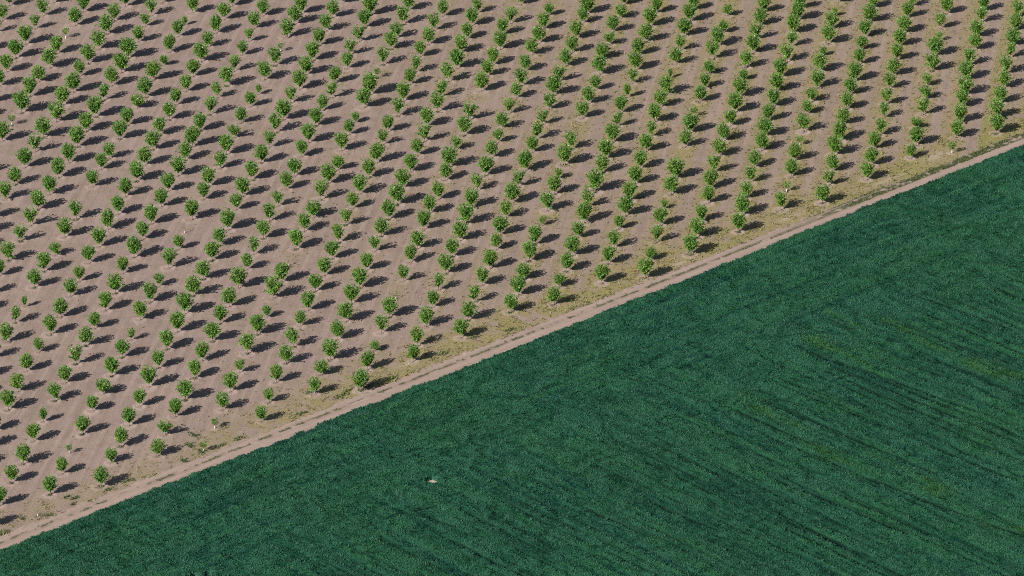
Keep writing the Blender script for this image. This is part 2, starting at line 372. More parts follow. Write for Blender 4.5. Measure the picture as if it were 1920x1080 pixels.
 (-21.48,5.48,1.87,3.05,7,8,0,''),(-20.46,12.1,1.83,2.99,7,9,0,''),(-19.59,17.46,2.04,3.28,7,10,1,''),(-18.63,23.5,2.17,3.47,7,11,1,''),
 (-17.53,28.88,2.47,3.88,7,12,1,''),(-16.78,35,2.2,3.5,7,13,1,''),(-15.66,41.09,2.01,3.24,7,14,0,''),(-14.7,47.27,1.97,3.17,7,15,0,''),
 (-13.71,52.73,2.25,3.56,7,16,1,''),(-13.42,58.54,2.2,3.49,7,17,1,''),(-11.82,64.42,2.49,3.89,7,18,1,''),(-11.26,70.49,2.23,3.31,7,19,1,''),
 (-10.27,76.46,2.4,3.76,7,20,1,''),(-8.93,81.96,2.41,3.78,7,21,1,''),(-8.35,88.5,2.17,3.44,7,22,1,''),(-7.42,94.31,1.92,3.1,7,23,0,''),
 (-6.63,100.03,2.15,3.42,7,24,0,''),(-5.74,105.42,1.99,3.19,7,25,0,''),(-21.3,-34.02,2.21,3.55,8,1,1,''),(-20.53,-27.44,1.93,3.15,8,2,1,''),
 (-19.64,-21.4,1.3,1.76,8,3,0,''),(-18.82,-15.63,2.02,3.26,8,4,1,''),(-17.79,-10.31,2.17,3.47,8,5,1,''),(-16.99,-4.16,0.27,1.04,8,6,1,'t'),
 (-15.99,1.85,1.92,3.12,8,7,0,''),(-15.07,8.41,1.88,3.06,8,8,0,''),(-14.12,13.18,1.99,3.21,8,9,1,''),(-13.28,20.04,2.17,3.46,8,10,1,''),
 (-12.52,25.78,2.06,3.31,8,11,1,''),(-11.27,30.9,1.93,3.12,8,12,0,''),(-10.24,38.08,1.95,3.15,8,13,0,''),(-9.68,43.01,2.47,3.87,8,14,1,''),
 (-8.72,49.74,1.97,2.52,8,15,0,''),(-7.52,55.21,2.26,3.57,8,16,1,''),(-6.63,61.33,2.21,3.5,8,17,1,''),(-4.9,72.8,2.24,3.54,8,18,1,''),
 (-3.97,78.99,1.97,3.18,8,19,0,''),(-3.13,83.57,2.05,3.28,8,20,0,''),(-1.95,90.05,2.35,3.68,8,21,1,''),(-1.53,96.38,1.97,3.17,8,22,0,''),
 (-0.33,101.06,2.09,3.33,8,23,0,''),(1.44,109.39,2,3.2,8,24,0,''),(-14.05,-24.66,1.75,2.89,9,1,0,''),(-13.61,-19.74,2.06,3.33,9,2,1,''),
 (-12.42,-13.28,2.16,3.46,9,3,1,''),(-11.55,-6.83,1.75,2.88,9,4,0,''),(-10.85,-0.98,1.92,3.12,9,5,0,''),(-9.84,4.67,2.13,3.41,9,6,1,''),
 (-8.92,10.5,1.98,3.2,9,7,1,''),(-7.79,16.14,2.16,3.44,9,8,1,''),(-6.99,21.96,2.41,3.8,9,9,1,''),(-6.17,28.03,2.27,3.59,9,10,1,''),
 (-5.3,34.39,2,3.22,9,11,0,''),(-4.06,40.04,2.22,3.52,9,12,1,''),(-3.15,46.8,1.97,3.17,9,13,0,''),(-2.19,52.62,1.56,2.61,9,14,0,''),
 (-1.57,58.07,1.89,3.06,9,15,0,''),(-0.57,63.86,1.9,3.08,9,16,0,''),(0.64,70.18,1.81,2.95,9,17,0,''),(1.39,75.02,2.31,3.64,9,18,1,''),
 (2.11,81.14,1.94,3.12,9,19,0,''),(3.21,88,1.99,3.2,9,20,0,''),(4.36,92.77,2.18,3.46,9,21,1,''),(5.15,98.87,2.02,3.23,9,22,0,''),
 (6.07,104.75,1.54,2.39,9,23,0,''),(-7.38,-16.9,2.01,3.26,10,1,1,''),(-6.28,-11.03,2.09,3.36,10,2,1,''),(-5.55,-5.04,1.98,3.21,10,3,1,''),
 (-4.41,0.76,1.92,3.12,10,4,0,''),(-3.31,6.38,2.17,3.47,10,5,1,''),(-2.39,13.14,1.75,2.88,10,6,0,''),(-1.8,18.28,2.1,3.37,10,7,1,''),
 (-0.97,24.6,1.92,3.11,10,8,0,''),(-0.04,29.79,2.33,3.68,10,9,1,''),(1.02,36.03,2,3.22,10,10,0,''),(1.95,41.81,2.3,3.64,10,11,1,''),
 (3.11,48.91,1.87,3.03,10,12,0,''),(3.86,54.06,2.19,3.48,10,13,1,''),(4.83,59.87,1.85,3.01,10,14,0,''),(5.88,65.81,1.95,3.14,10,15,0,''),
 (6.6,71.4,2.38,3.74,10,16,1,''),(7.6,77.12,2.03,3.26,10,17,0,''),(8.62,83.33,2.05,3.28,10,18,0,''),(9.76,89.01,2,3.21,10,19,0,''),
 (10.48,94.91,2.18,3.46,10,20,1,''),(11.66,101.6,1.8,2.94,10,21,0,''),(12.37,105.63,2.32,3.65,10,22,0,''),(-0.19,-8.21,1.94,3.15,11,1,1,''),
 (0.88,-2.65,2.15,3.44,11,2,1,''),(1.67,2.91,2.16,2.76,11,3,0,''),(2.57,9.24,2.22,3.53,11,4,1,''),(3.43,15.09,2.09,3.36,11,5,1,''),
 (4.58,21.9,1.21,1.84,11,6,0,''),(5.36,27.23,2.18,3.48,11,7,1,''),(6.42,33.22,2.14,3.41,11,8,1,''),(7.08,39.17,1.54,1.99,11,9,0,''),
 (8.15,44.28,2.43,3.82,11,10,1,''),(9.25,50.34,2.18,3.47,11,11,1,''),(11.12,62.51,1.94,3.13,11,12,0,''),(12.08,68.15,2.08,3.32,11,13,0,''),
 (13.33,73.58,1.75,2.87,11,14,0,''),(14.07,80.1,2.41,3.77,11,15,1,''),(14.61,86.64,2.38,2.98,11,16,0,''),(15.79,92.45,2.07,2.62,11,17,0,''),
 (16.54,97.93,2.02,3.23,11,18,0,''),(17.97,103.89,2.09,2.65,11,19,0,''),(18.64,109.77,1.89,3.05,11,20,0,''),(6.13,-5.6,1.94,3.16,12,1,1,''),
 (6.96,0.59,1.86,2.29,12,2,0,''),(8.08,5.75,2.01,3.25,12,3,1,''),(8.97,11.26,2.22,3.54,12,4,1,''),(9.9,17.54,1.76,2.89,12,5,0,''),
 (10.87,23.04,2.31,3.66,12,6,1,''),(11.51,28.8,2.07,3.32,12,7,1,''),(12.69,34.27,2.65,4.12,12,8,1,''),(13.88,41.45,2.1,3.35,12,9,1,''),
 (14.48,46.74,2.28,3.6,12,10,1,''),(15.63,52.9,2.29,3.62,12,11,1,''),(16.54,59.29,1.85,3.01,12,12,0,''),(17.21,64.67,2.01,3.22,12,13,0,''),
 (18.33,70.81,1.38,2.82,12,14,0,''),(19.26,76.6,1.82,2.96,12,15,0,''),(19.91,81.89,2.32,3.66,12,16,1,''),(20.49,88.24,2.12,3.38,12,17,0,''),
 (21.85,93.84,2.22,3.52,12,18,1,''),(22.67,100.33,2.37,3.72,12,19,1,''),(23.87,106.24,1.99,3.2,12,20,0,''),(13.19,1.88,2.06,3.32,13,1,1,''),
 (14.25,8.56,1.94,3.14,13,2,0,''),(15.24,14.06,2.03,3.27,13,3,1,''),(16.1,20.87,1.51,2.54,13,4,0,''),(17.16,25.7,2.26,3.59,13,5,1,''),
 (17.88,31.2,2.19,3.49,13,6,1,''),(18.87,37.34,2.09,3.34,13,7,1,''),(19.78,43.1,2.1,3.36,13,8,1,''),(20.87,49.72,2.12,3.38,13,9,1,''),
 (21.74,55.49,1.92,3.11,13,10,0,''),(22.4,61.04,2.21,3.5,13,11,1,''),(23.55,67.12,2.08,3.32,13,12,0,''),(24.6,72.32,2.34,3.69,13,13,1,''),
 (25.43,78.89,0.9,1.94,13,14,0,''),(26.52,84.75,1.99,3.19,13,15,0,''),(27.42,90.44,2,3.21,13,16,0,''),(28.22,96.45,2.23,3.53,13,17,1,''),
 (29.29,102.63,2.31,3.64,13,18,1,''),(30.16,107.88,1.88,3.05,13,19,0,''),(19.67,3.88,2.2,3.51,14,1,1,''),(20.62,10.12,1.68,2.2,14,2,0,''),
 (21.57,16.23,1.96,3.17,14,3,0,''),(22.37,22.37,2.01,3.24,14,4,1,''),(23.13,28.28,1.17,1.73,14,5,0,''),(24.29,33.57,2.2,3.5,14,6,1,''),
 (25.08,39.44,2.42,3.8,14,7,1,''),(27.06,51.76,1.91,3.1,14,8,0,''),(27.95,57.09,2.3,3.63,14,9,1,''),(28.79,63.44,0.89,1.56,14,10,1,'y'),
 (29.94,69.44,1.91,3.09,14,11,0,''),(30.87,75.01,1.82,2.96,14,12,0,''),(31.78,80.68,1.83,2.59,14,13,0,''),(32.58,86.93,2.42,3.79,14,14,1,''),
 (33.54,92.41,2.35,3.69,14,15,1,''),(34.73,98.09,1.64,2.38,14,16,0,''),(35.67,105.44,1.59,2.27,14,17,0,''),(26.59,12.15,2.23,3.54,15,1,1,''),
 (27.72,18.19,2.16,3.45,15,2,1,''),(28.61,23.89,1.91,3.1,15,3,0,''),(29.82,30.6,1.99,3.21,15,4,0,''),(30.35,35.94,2.21,3.51,15,5,1,''),
 (31.08,42.03,2.16,3.44,15,6,1,''),(32.13,48.14,2.07,3.32,15,7,1,''),(33.08,54.12,1.98,3.19,15,8,0,''),(34.35,60.04,1.89,3.07,15,9,0,''),
 (35.3,65.34,2.37,3.72,15,10,1,''),(36.36,71.63,2.3,3.62,15,11,1,''),(37.17,78.51,1.39,2.06,15,12,0,''),(37.85,83.45,2.11,3.37,15,13,0,''),
 (39.19,89.6,2.28,3.59,15,14,1,''),(39.99,95.43,2.18,3.46,15,15,1,''),(40.91,101.43,2.2,3.48,15,16,1,''),(41.71,107.02,1.99,3.2,15,17,0,''),
 (34.07,20.35,2.11,3.37,16,1,1,''),(34.86,26.38,2.26,3.59,16,2,1,''),(35.73,32.56,1.93,3.13,16,3,0,''),(36.65,38.36,1.95,3.15,16,4,0,''),
 (37.44,44.04,1.96,3.16,16,5,0,''),(38.87,50.51,2.08,3.33,16,6,1,''),(39.63,56.01,2.2,3.49,16,7,1,''),(40.44,62.12,2,3.22,16,8,0,''),
 (41.5,67.78,2.12,3.38,16,9,1,''),(42.25,73.78,2.24,3.54,16,10,1,''),(43.21,79.66,2.32,3.65,16,11,1,''),(44.6,86.02,2.34,3.67,16,12,1,''),
 (45.57,92.5,2,3.22,16,13,0,''),(46.13,98.12,2.37,3.71,16,14,1,''),(47.29,103.7,2.31,3.64,16,15,1,''),(48,108.84,1.88,3.05,16,16,0,''),
 (40.83,28.45,2.13,3.4,17,1,1,''),(42.07,35.23,1.33,1.52,17,2,1,'y'),(43.06,40.82,2.01,3.24,17,3,0,''),(43.88,46.81,2.07,3.31,17,4,1,''),
 (44.97,52.8,0.94,1.44,17,5,1,'y'),(45.8,58,2.35,3.7,17,6,1,''),(46.7,64.99,1.65,2.73,17,7,0,''),(47.76,69.86,2.23,2.69,17,8,0,''),
 (48.96,75.58,2.24,3.55,17,9,1,''),(49.71,82.13,2.26,3.57,17,10,1,''),(50.6,88.92,1.08,1.83,17,11,0,''),(51.7,93.86,2.29,3.61,17,12,1,''),
 (52.57,100.22,2.09,3.33,17,13,0,''),(53.47,105.68,0.99,1.81,17,14,0,''),(54.38,111.74,2,3.21,17,0,0,''),(47.25,30.95,2.19,3.49,18,1,1,''),
 (48.64,37.67,1.88,3.06,18,2,0,''),(49.45,42.84,1.96,3.16,18,3,0,''),(50.15,49,2.39,3.75,18,4,1,''),(51.27,54.59,2.3,3.63,18,5,1,''),
 (52.21,60.96,1.94,3.13,18,6,0,''),(53.15,66.94,2.01,3.23,18,7,0,''),(54.04,72.84,2.02,3.25,18,8,0,''),(55.07,78.27,2.36,3.71,18,9,1,''),
 (56.31,85.42,1.9,3.08,18,10,0,''),(57.05,91.38,1.7,2.8,18,11,0,''),(57.89,96.84,2.14,3.41,18,12,0,''),(59.1,103.17,2.31,3.64,18,13,1,''),
 (60.02,109.46,1.89,3.05,18,14,0,''),(54.62,39.86,2.01,3.24,19,1,0,''),(55.68,45.28,2.11,3.37,19,2,1,''),(56.5,51.54,2.04,3.27,19,3,0,''),
 (57.75,56.98,2.05,3.29,19,4,0,''),(58.77,63.83,1.9,3.08,19,5,0,''),(59.51,69.12,2.08,3.32,19,6,0,''),(60.5,75.43,2.03,3.26,19,7,0,''),
 (61.47,80.79,2.11,3.36,19,8,0,''),(62.48,87.15,2.12,3.38,19,9,0,''),(63.32,93.04,2.14,3.4,19,10,0,''),(64.44,98.72,2.15,3.41,19,11,0,''),
 (65.5,105.44,1.94,3.13,19,12,0,''),(66.59,110.42,1.78,2.91,19,13,0,''),(61.99,48.23,1.66,2.52,20,1,0,''),(63.14,53.16,2.25,3.56,20,2,1,''),
 (63.55,59.79,1.85,2.18,20,3,0,''),(65.15,65.31,2.22,3.52,20,4,1,''),(66.1,71.57,2.13,2.57,20,5,0,''),(66.7,76.86,1.82,2.46,20,6,0,''),
 (67.91,82.89,2.26,3.57,20,7,1,''),(68.85,89.17,2.34,3.68,20,8,1,''),(70.05,95.5,0.87,1.49,20,9,1,'y'),(70.61,100.78,1.87,3.28,20,10,0,''),
 (72.12,107.28,1.99,3.2,20,11,0,''),(68.59,50.33,0.73,1.66,21,1,1,'y'),(69.72,56.26,2.05,3.29,21,2,0,''),(70.78,62.19,2.27,3.59,21,3,1,''),
 (71.6,68.48,2.02,3.24,21,4,0,''),(72.41,73.24,2.39,3.75,21,5,1,''),(73.05,79.36,2.32,3.65,21,6,1,''),(74.09,85.26,2.27,3.58,21,7,1,''),
 (75.55,91.91,2,3.22,21,8,0,''),(76.26,97.34,2.15,3.41,21,9,0,''),(77.51,103.65,2.16,3.43,21,10,0,''),(78.37,108.61,2,3.2,21,11,0,''),
 (76.16,58.08,2.31,3.64,22,1,1,''),(76.75,64.18,2.28,3.6,22,2,1,''),(77.79,70.07,2.13,3.39,22,3,1,''),(78.94,76.35,2.1,3.35,22,4,0,''),
 (79.8,82,2.33,3.66,22,5,1,''),(81.01,88.87,2.06,3.3,22,6,0,''),(81.93,93.84,2.29,3.61,22,7,1,''),(83,100.37,2.15,3.42,22,8,0,''),
 (83.68,105.97,2.25,3.56,22,9,0,''),(93.16,131.97,2,3.2,0,0,0,''),(98.51,128.4,2,3.2,0,0,0,''),(81.54,133.2,2,3.2,0,0,0,''),
 (86.88,129.62,2,3.2,0,0,0,''),(92.22,126.05,2,3.2,0,0,0,''),(97.57,122.47,2,3.2,0,0,0,''),(69.92,134.42,2,3.2,0,0,0,''),
 (75.26,130.85,2,3.2,0,0,0,''),(80.6,127.27,2,3.2,0,0,0,''),(85.94,123.7,2,3.2,0,0,0,''),(91.29,120.12,2,3.2,0,0,0,''),
 (96.63,116.55,2,3.2,0,0,0,''),(63.63,132.07,2,3.2,0,0,0,''),(68.98,128.5,2,3.2,0,0,0,''),(74.32,124.92,2,3.2,0,0,0,''),
 (79.66,121.35,2,3.2,0,0,0,''),(85,117.77,2,3.2,0,0,0,''),(90.35,114.19,2,3.2,0,0,0,''),(95.69,110.62,2,3.2,0,0,0,''),
 (52.01,133.3,2,3.2,0,0,0,''),(57.35,129.72,2,3.2,0,0,0,''),(62.69,126.15,2,3.2,0,0,0,''),(68.04,122.57,2,3.2,0,0,0,''),
 (73.38,119,2,3.2,0,0,0,''),(78.72,115.42,2,3.2,0,0,0,''),(89.41,108.27,2,3.2,0,0,0,''),(94.75,104.69,2,3.2,0,0,0,''),
 (45.73,130.95,2,3.2,0,0,0,''),(51.07,127.37,2,3.2,0,0,0,''),(56.41,123.8,2,3.2,0,0,0,''),(61.76,120.22,2,3.2,0,0,0,''),
 (67.1,116.64,2,3.2,0,0,0,''),(88.47,102.34,2,3.2,0,0,0,''),(93.81,98.77,2,3.2,0,0,0,''),(34.1,132.17,2,3.2,0,0,0,''),
 (39.45,128.6,2,3.2,0,0,0,''),(44.79,125.02,2,3.2,0,0,0,''),(50.13,121.45,2,3.2,0,0,0,''),(55.47,117.87,2,3.2,0,0,0,''),
 (60.82,114.29,2,3.2,0,0,0,''),(87.53,96.42,2,3.2,0,0,0,''),(92.87,92.84,2,3.2,0,0,0,''),(27.82,129.82,2,3.2,0,0,0,''),
 (33.16,126.25,2,3.2,0,0,0,''),(38.51,122.67,2,3.2,0,0,0,''),(43.85,119.1,2,3.2,0,0,0,''),(49.19,115.52,2,3.2,0,0,0,''),
 (86.59,90.49,2,3.2,0,0,0,''),(91.93,86.92,2,3.2,0,0,0,''),(16.2,131.05,2,3.2,0,0,0,''),(21.54,127.47,2,3.2,0,0,0,''),
 (26.88,123.9,2,3.2,0,0,0,''),(32.23,120.32,2,3.2,0,0,0,''),(37.57,116.74,2,3.2,0,0,0,''),(42.91,113.17,2,3.2,0,0,0,''),
 (85.65,84.57,2,3.2,0,0,0,''),(90.99,80.99,2,3.2,0,0,0,''),(4.57,132.27,2,3.2,0,0,0,''),(9.92,128.7,2,3.2,0,0,0,''),
 (15.26,125.12,2,3.2,0,0,0,''),(20.6,121.55,2,3.2,0,0,0,''),(25.94,117.97,2,3.2,0,0,0,''),(31.29,114.39,2,3.2,0,0,0,''),
 (84.71,78.64,2,3.2,0,0,0,''),(90.05,75.06,2,3.2,0,0,0,''),(-1.71,129.92,2,3.2,0,0,0,''),(3.64,126.35,2,3.2,0,0,0,''),
 (8.98,122.77,2,3.2,0,0,0,''),(14.32,119.19,2,3.2,0,0,0,''),(19.66,115.62,2,3.2,0,0,0,''),(83.77,72.71,2,3.2,0,0,0,''),
 (-13.33,131.15,2,3.2,0,0,0,''),(-7.99,127.57,2,3.2,0,0,0,''),(-2.65,124,2,3.2,0,0,0,''),(2.7,120.42,2,3.2,0,0,0,''),
 (8.04,116.84,2,3.2,0,0,0,''),(13.38,113.27,2,3.2,0,0,0,''),(82.83,66.79,2,3.2,0,0,0,''),(-19.61,128.8,2,3.2,0,0,0,''),
 (-14.27,125.22,2,3.2,0,0,0,''),(-8.93,121.64,2,3.2,0,0,0,''),(-3.59,118.07,2,3.2,0,0,0,''),(1.76,114.49,2,3.2,0,0,0,''),
 (-31.24,130.02,2,3.2,0,0,0,''),(-25.89,126.45,2,3.2,0,0,0,''),(-20.55,122.87,2,3.2,0,0,0,''),(-15.21,119.29,2,3.2,0,0,0,''),
 (-9.87,115.72,2,3.2,0,0,0,''),(-4.53,112.14,2,3.2,0,0,0,''),(-42.86,131.25,2,3.2,0,0,0,''),(-37.52,127.67,2,3.2,0,0,0,''),
 (-32.18,124.1,2,3.2,0,0,0,''),(-26.83,120.52,2,3.2,0,0,0,''),(-21.49,116.94,2,3.2,0,0,0,''),(-16.15,113.37,2,3.2,0,0,0,''),
 (-49.14,128.9,2,3.2,0,0,0,''),(-43.8,125.32,2,3.2,0,0,0,''),(-38.46,121.74,2,3.2,0,0,0,''),(-33.12,118.17,2,3.2,0,0,0,''),
 (-27.77,114.59,2,3.2,0,0,0,''),(-22.43,111.02,2,3.2,0,0,0,''),(-60.77,130.12,2,3.2,0,0,0,''),(-55.42,126.55,2,3.2,0,0,0,''),
 (-50.08,122.97,2,3.2,0,0,0,''),(-44.74,119.39,2,3.2,0,0,0,''),(-39.4,115.82,2,3.2,0,0,0,''),(-34.06,112.24,2,3.2,0,0,0,''),
 (-67.05,127.77,2,3.2,0,0,0,''),(-61.71,124.19,2,3.2,0,0,0,''),(-56.36,120.62,2,3.2,0,0,0,''),(-51.02,117.04,2,3.2,0,0,0,''),
 (-45.68,113.47,2,3.2,0,0,0,''),(-78.67,129,2,3.2,0,0,0,''),(-73.33,125.42,2,3.2,0,0,0,''),(-67.99,121.84,2,3.2,0,0,0,''),
 (-62.65,118.27,2,3.2,0,0,0,''),(-57.3,114.69,2,3.2,0,0,0,''),(-51.96,111.12,2,3.2,0,0,0,''),(-84.95,126.65,2,3.2,0,0,0,''),
 (-79.61,123.07,2,3.2,0,0,0,''),(-74.27,119.49,2,3.2,0,0,0,''),(-68.93,115.92,2,3.2,0,0,0,''),(-63.59,112.34,2,3.2,0,0,0,''),
 (-96.58,127.87,2,3.2,0,0,0,''),(-91.24,124.29,2,3.2,0,0,0,''),(-85.89,120.72,2,3.2,0,0,0,''),(-80.55,117.14,2,3.2,0,0,0,''),
 (-75.21,113.57,2,3.2,0,0,0,''),(-69.87,109.99,2,3.2,0,0,0,''),(-97.52,121.94,2,3.2,0,0,0,''),(-92.18,118.37,2,3.2,0,0,0,''),
 (-86.83,114.79,2,3.2,0,0,0,''),(-81.49,111.22,2,3.2,0,0,0,''),(-93.12,112.44,2,3.2,0,0,0,''),(-87.77,108.87,2,3.2,0,0,0,''),
 (-94.06,106.52,2,3.2,0,0,0,''),(-88.71,102.94,2,3.2,0,0,0,''),(-95,100.59,2,3.2,0,0,0,''),(-89.65,97.02,2,3.2,0,0,0,''),
 (-90.59,91.09,2,3.2,0,0,0,''),(-85.25,87.51,2,3.2,0,0,0,''),(-91.53,85.16,2,3.2,0,0,0,''),(-86.19,81.59,2,3.2,0,0,0,''),
 (-92.47,79.24,2,3.2,0,0,0,''),(-87.13,75.66,2,3.2,0,0,0,''),(-88.07,69.74,2,3.2,0,0,0,''),(-82.73,66.16,2,3.2,0,0,0,''),
 (-89.01,63.81,2,3.2,0,0,0,''),(-83.67,60.23,2,3.2,0,0,0,''),(-89.95,57.88,2,3.2,0,0,0,''),(-84.61,54.31,2,3.2,0,0,0,''),
 (-85.55,48.38,2,3.2,0,0,0,''),(-86.49,42.46,2,3.2,0,0,0,''),(-81.14,38.88,2,3.2,0,0,0,''),(-87.43,36.53,2,3.2,0,0,0,''),
 (-82.08,32.96,2,3.2,0,0,0,''),(-88.37,30.6,2,3.2,0,0,0,''),(-83.02,27.03,2,3.2,0,0,0,''),(-83.96,21.1,2,3.2,0,0,0,''),
 (-78.62,17.53,2,3.2,0,0,0,''),(-84.9,15.18,2,3.2,0,0,0,''),(-79.56,11.6,2,3.2,0,0,0,''),(-85.84,9.25,2,3.2,0,0,0,''),
 (-80.5,5.68,2,3.2,0,0,0,''),(-81.44,-0.25,2,3.2,0,0,0,''),(-76.1,-3.83,2,3.2,0,0,0,''),(-82.38,-6.18,2,3.2,0,0,0,''),
 (-77.04,-9.75,2,3.2,0,0,0,''),(-83.32,-12.1,2,3.2,0,0,0,''),(-77.98,-15.68,2,3.2,0,0,0,''),(-78.92,-21.6,2,3.2,0,0,0,''),
 (-79.86,-27.53,2,3.2,0,0,0,''),(-74.52,-31.1,2,3.2,0,0,0,''),(-80.8,-33.46,2,3.2,0,0,0,''),(-75.46,-37.03,2,3.2,0,0,0,''),
 (-76.4,-42.96,2,3.2,0,0,0,''),(-77.34,-48.88,2,3.2,0,0,0,''),(-71.99,-52.46,2,3.2,0,0,0,''),(-78.27,-54.81,2,3.2,0,0,0,''),
 (-72.93,-58.38,2,3.2,0,0,0,''),(-73.87,-64.31,2,3.2,0,0,0,''),(-74.81,-70.24,2,3.2,0,0,0,''),(-75.75,-76.16,2,3.2,0,0,0,''),
]

TA = np.array([t[:4] for t in TREES])
TS, TT = st(TA[:, 0], TA[:, 1])

# ------------------------------------------------------------------ ground
far = np.array([-2600, -1500, -900, -560, -380, -280, -220, -180.])
gs = np.concatenate([far, np.arange(-130, 172, 0.28), -far[::-1] + 40])
gt = np.concatenate([far[:-1] + 40, np.arange(-100, -4, 4.0), np.arange(-4, 170, 0.28), -far[::-1][1:] + 60])
S, Tq = np.meshgrid(gs, gt, indexing='ij')
S = S.ravel(); Tq = Tq.ravel()
GX, GY = xy(S, Tq)


def ground_height(x, y):
    return 0.10 * (fbm(31, x * 0.35, y * 0.35, 4) - 0.5)


def grass_amount(x, y, s, t):
    a = fbm(51, x * 0.07, y * 0.07, 4); b = fbm(57, x * 0.4, y * 0.4, 3)
    lat = INVL[1, 0] * x + INVL[1, 1] * y           # across the rows, 1 per row
    # sward grows in the tree line, bare wheelings between
    lat0 = lat - PH
    band = 0.5 + 0.5 * np.cos(2 * np.pi * lat0)
    right = sstep(-50, 35, x + 16 * (a - .5))
    base = (0.04 + 0.96 * right) * (0.42 + 0.55 * band) * sstep(0.30, 0.52, a * 0.35 + b * 0.65 + 0.14 * right)
    base = base * (1 - 0.65 * sstep(0.72, 0.86, band * 0 + 0.5 + 0.5 * np.cos(2 * np.pi * (lat0 - 0.40 - 0.05 * a))))
    rim = (1 - sstep(5.0, 14.0, t + 6 * (a - 0.5))) * (0.35 + 0.5 * sstep(-80, 0, s)) * sstep(0.28, 0.58, b + 0.12)
    g = np.clip(base + rim, 0, 1)
    bare = np.exp(-((lat0 - 0.5 - BARE) / 0.22) ** 2) * sstep(2, 5, t)
    return g * (1 - bare), rim


# phase of the rows: tree rows sit at integer values of lat - PH
latT = INVL[1, 0] * TA[:, 0] + INVL[1, 1] * TA[:, 1]
PH = float(np.angle(np.mean(np.exp(2j * np.pi * latT))) / (2 * np.pi))
BARE = round(float(latT[[i for i, t in enumerate(TREES) if t[4] == 21]].mean() - PH))

GZ = ground_height(GX, GY) * np.where((np.abs(S) < 200) & (np.abs(Tq) < 200), 1, 0)
GRASS, RIM = grass_amount(GX, GY, S, Tq)
LUSH = np.clip(RIM * sstep(0.52, 0.72, fbm(71, GX * 0.16, GY * 0.16, 3)) * sstep(-60, 30, S) * 0.6, 0, 1)
strip = np.exp(-((INVL[1, 0] * GX + INVL[1, 1] * GY - PH - BARE - 0.78) / 0.10) ** 2) * sstep(60, 2, Tq) * 0.7
LUSH = np.clip(LUSH + strip * (S > 60), 0, 1)
RING = np.zeros_like(S); DARK_MID = np.zeros_like(S)
s_lo, t_lo = -130.0, -4.0
i_s0 = len(far); i_t0 = len(far) - 1 + len(np.arange(-100, -4, 4.0)); NT = len(gt)
for (x, y, w, h, row, place, own, kd), s0, t0 in zip(TREES, TS, TT):
    rr = 0.45 * w * (0.85 + 0.3 * rng.random())
    ia = int((s0 - 2 - s_lo) / 0.28); ib = ia + 16; ja = int((t0 - 2 - t_lo) / 0.28); jb = ja + 16
    ia = max(ia, 0); ja = max(ja, 0)
    ii, jj = np.meshgrid(np.arange(ia, ib), np.arange(ja, jb), indexing='ij')
    k = ((ii + i_s0) * NT + jj + i_t0).ravel()
    k = k[(k >= 0) & (k < len(S))]
    d = np.hypot(S[k] - s0, Tq[k] - t0) + 0.3 * (fbm(5, GX[k] * 1.7, GY[k] * 1.7, 2) - 0.5)
    strength = 0.35 + 0.6 * rng.random() * (1.0 - 0.5 * sstep(20, 90, t0))
    RING[k] = np.maximum(RING[k], (1 - sstep(rr, rr + 0.35, d)) * strength)
    DARK_MID[k] = np.maximum(DARK_MID[k], (1 - sstep(0.1, 0.5, d)) * (0.3 + 0.5 * rng.random()))
    GZ[k] += 0.10 * np.exp(-((d - rr) / 0.25) ** 2)
PALE = np.zeros_like(S)
for ps, pt, pa, pb in ((62.7, 5.7, 2.6, .6), (95.9, 6.6, 2.8, 1.0), (84, 5.3, 4.0, .4), (38, 5.0, 3.0, .4), (-14, 6.8, 2.0, .6)):
    PALE = np.maximum(PALE, 0.6 * np.exp(-((S - ps) / pa) ** 2 - ((Tq - pt) / pb) ** 2))
GZ = np.where(Tq < 4.5, np.minimum(GZ, 0.0) - 0.05 * sstep(4.5, 4.0, Tq), GZ)
for ps, pt in ((-35.7, -22.7), (-76.5, -22.7)):     # dry pale soil where the crop has failed
    PALE = np.maximum(PALE, np.hypot(S - ps, Tq - pt) < 7.0)
me = np_mesh('ground', np.stack([GX, GY, GZ], 1), grid_faces(len(gs), len(gt)),
             {'grass': GRASS, 'lush': LUSH, 'ring': RING, 'dark_mid': DARK_MID, 'pale': PALE}, True, [M_SOIL])
tag(link('ground', me), kind='structure')

# ------------------------------------------------------------------ dirt track beside the crop
ts_ = np.concatenate([[-900, -400, -200], np.arange(-130, 172, 0.22), [240, 440, 900]])
nT = 34
tt = np.linspace(0, 1, nT)
lo = -1.2 + 0 * ts_
hi = 3.95 + 0.9 * (fbm(91, ts_ * 0.35, ts_ * 0 + 3, 4) - 0.5) + 0.7 * (fbm(95, ts_ * 1.6, ts_ * 0 + 9, 2) - 0.5)
S2 = np.repeat(ts_[:, None], nT, 1); T2 = lo[:, None] + (hi - lo)[:, None] * tt[None]
S2 = S2.ravel(); T2 = T2.ravel(); edge = np.tile(tt, len(ts_))
X2, Y2 = xy(S2, T2)
wob = 0.35 * (fbm(97, S2 * 0.03, S2 * 0 + 2, 3) - 0.5)
rut = np.exp(-((T2 - 1.35 - wob) / 0.34) ** 2) + np.exp(-((T2 - 3.25 - wob) / 0.30) ** 2)
brk = fbm(99, S2 * 1.1, T2 * 1.8, 3)
mid_line = np.exp(-((T2 - 2.35 - wob) / 0.26) ** 2) * sstep(0.42, 0.52, brk + 0.10 * sstep(20, 60, S2)) * 0.9
wide = sstep(50, 80, S2)
tc = 2.9 + 0.012 * (S2 - 60); hw = 0.62 + 0.012 * np.clip(S2 - 50, 0, 80)
green_r = np.where(np.abs(T2 - tc) < hw, 1.0, 0.0) * wide
green_r *= 1 - 0.75 * np.exp(-((T2 - tc - 0.45 * hw) / 0.16) ** 2)
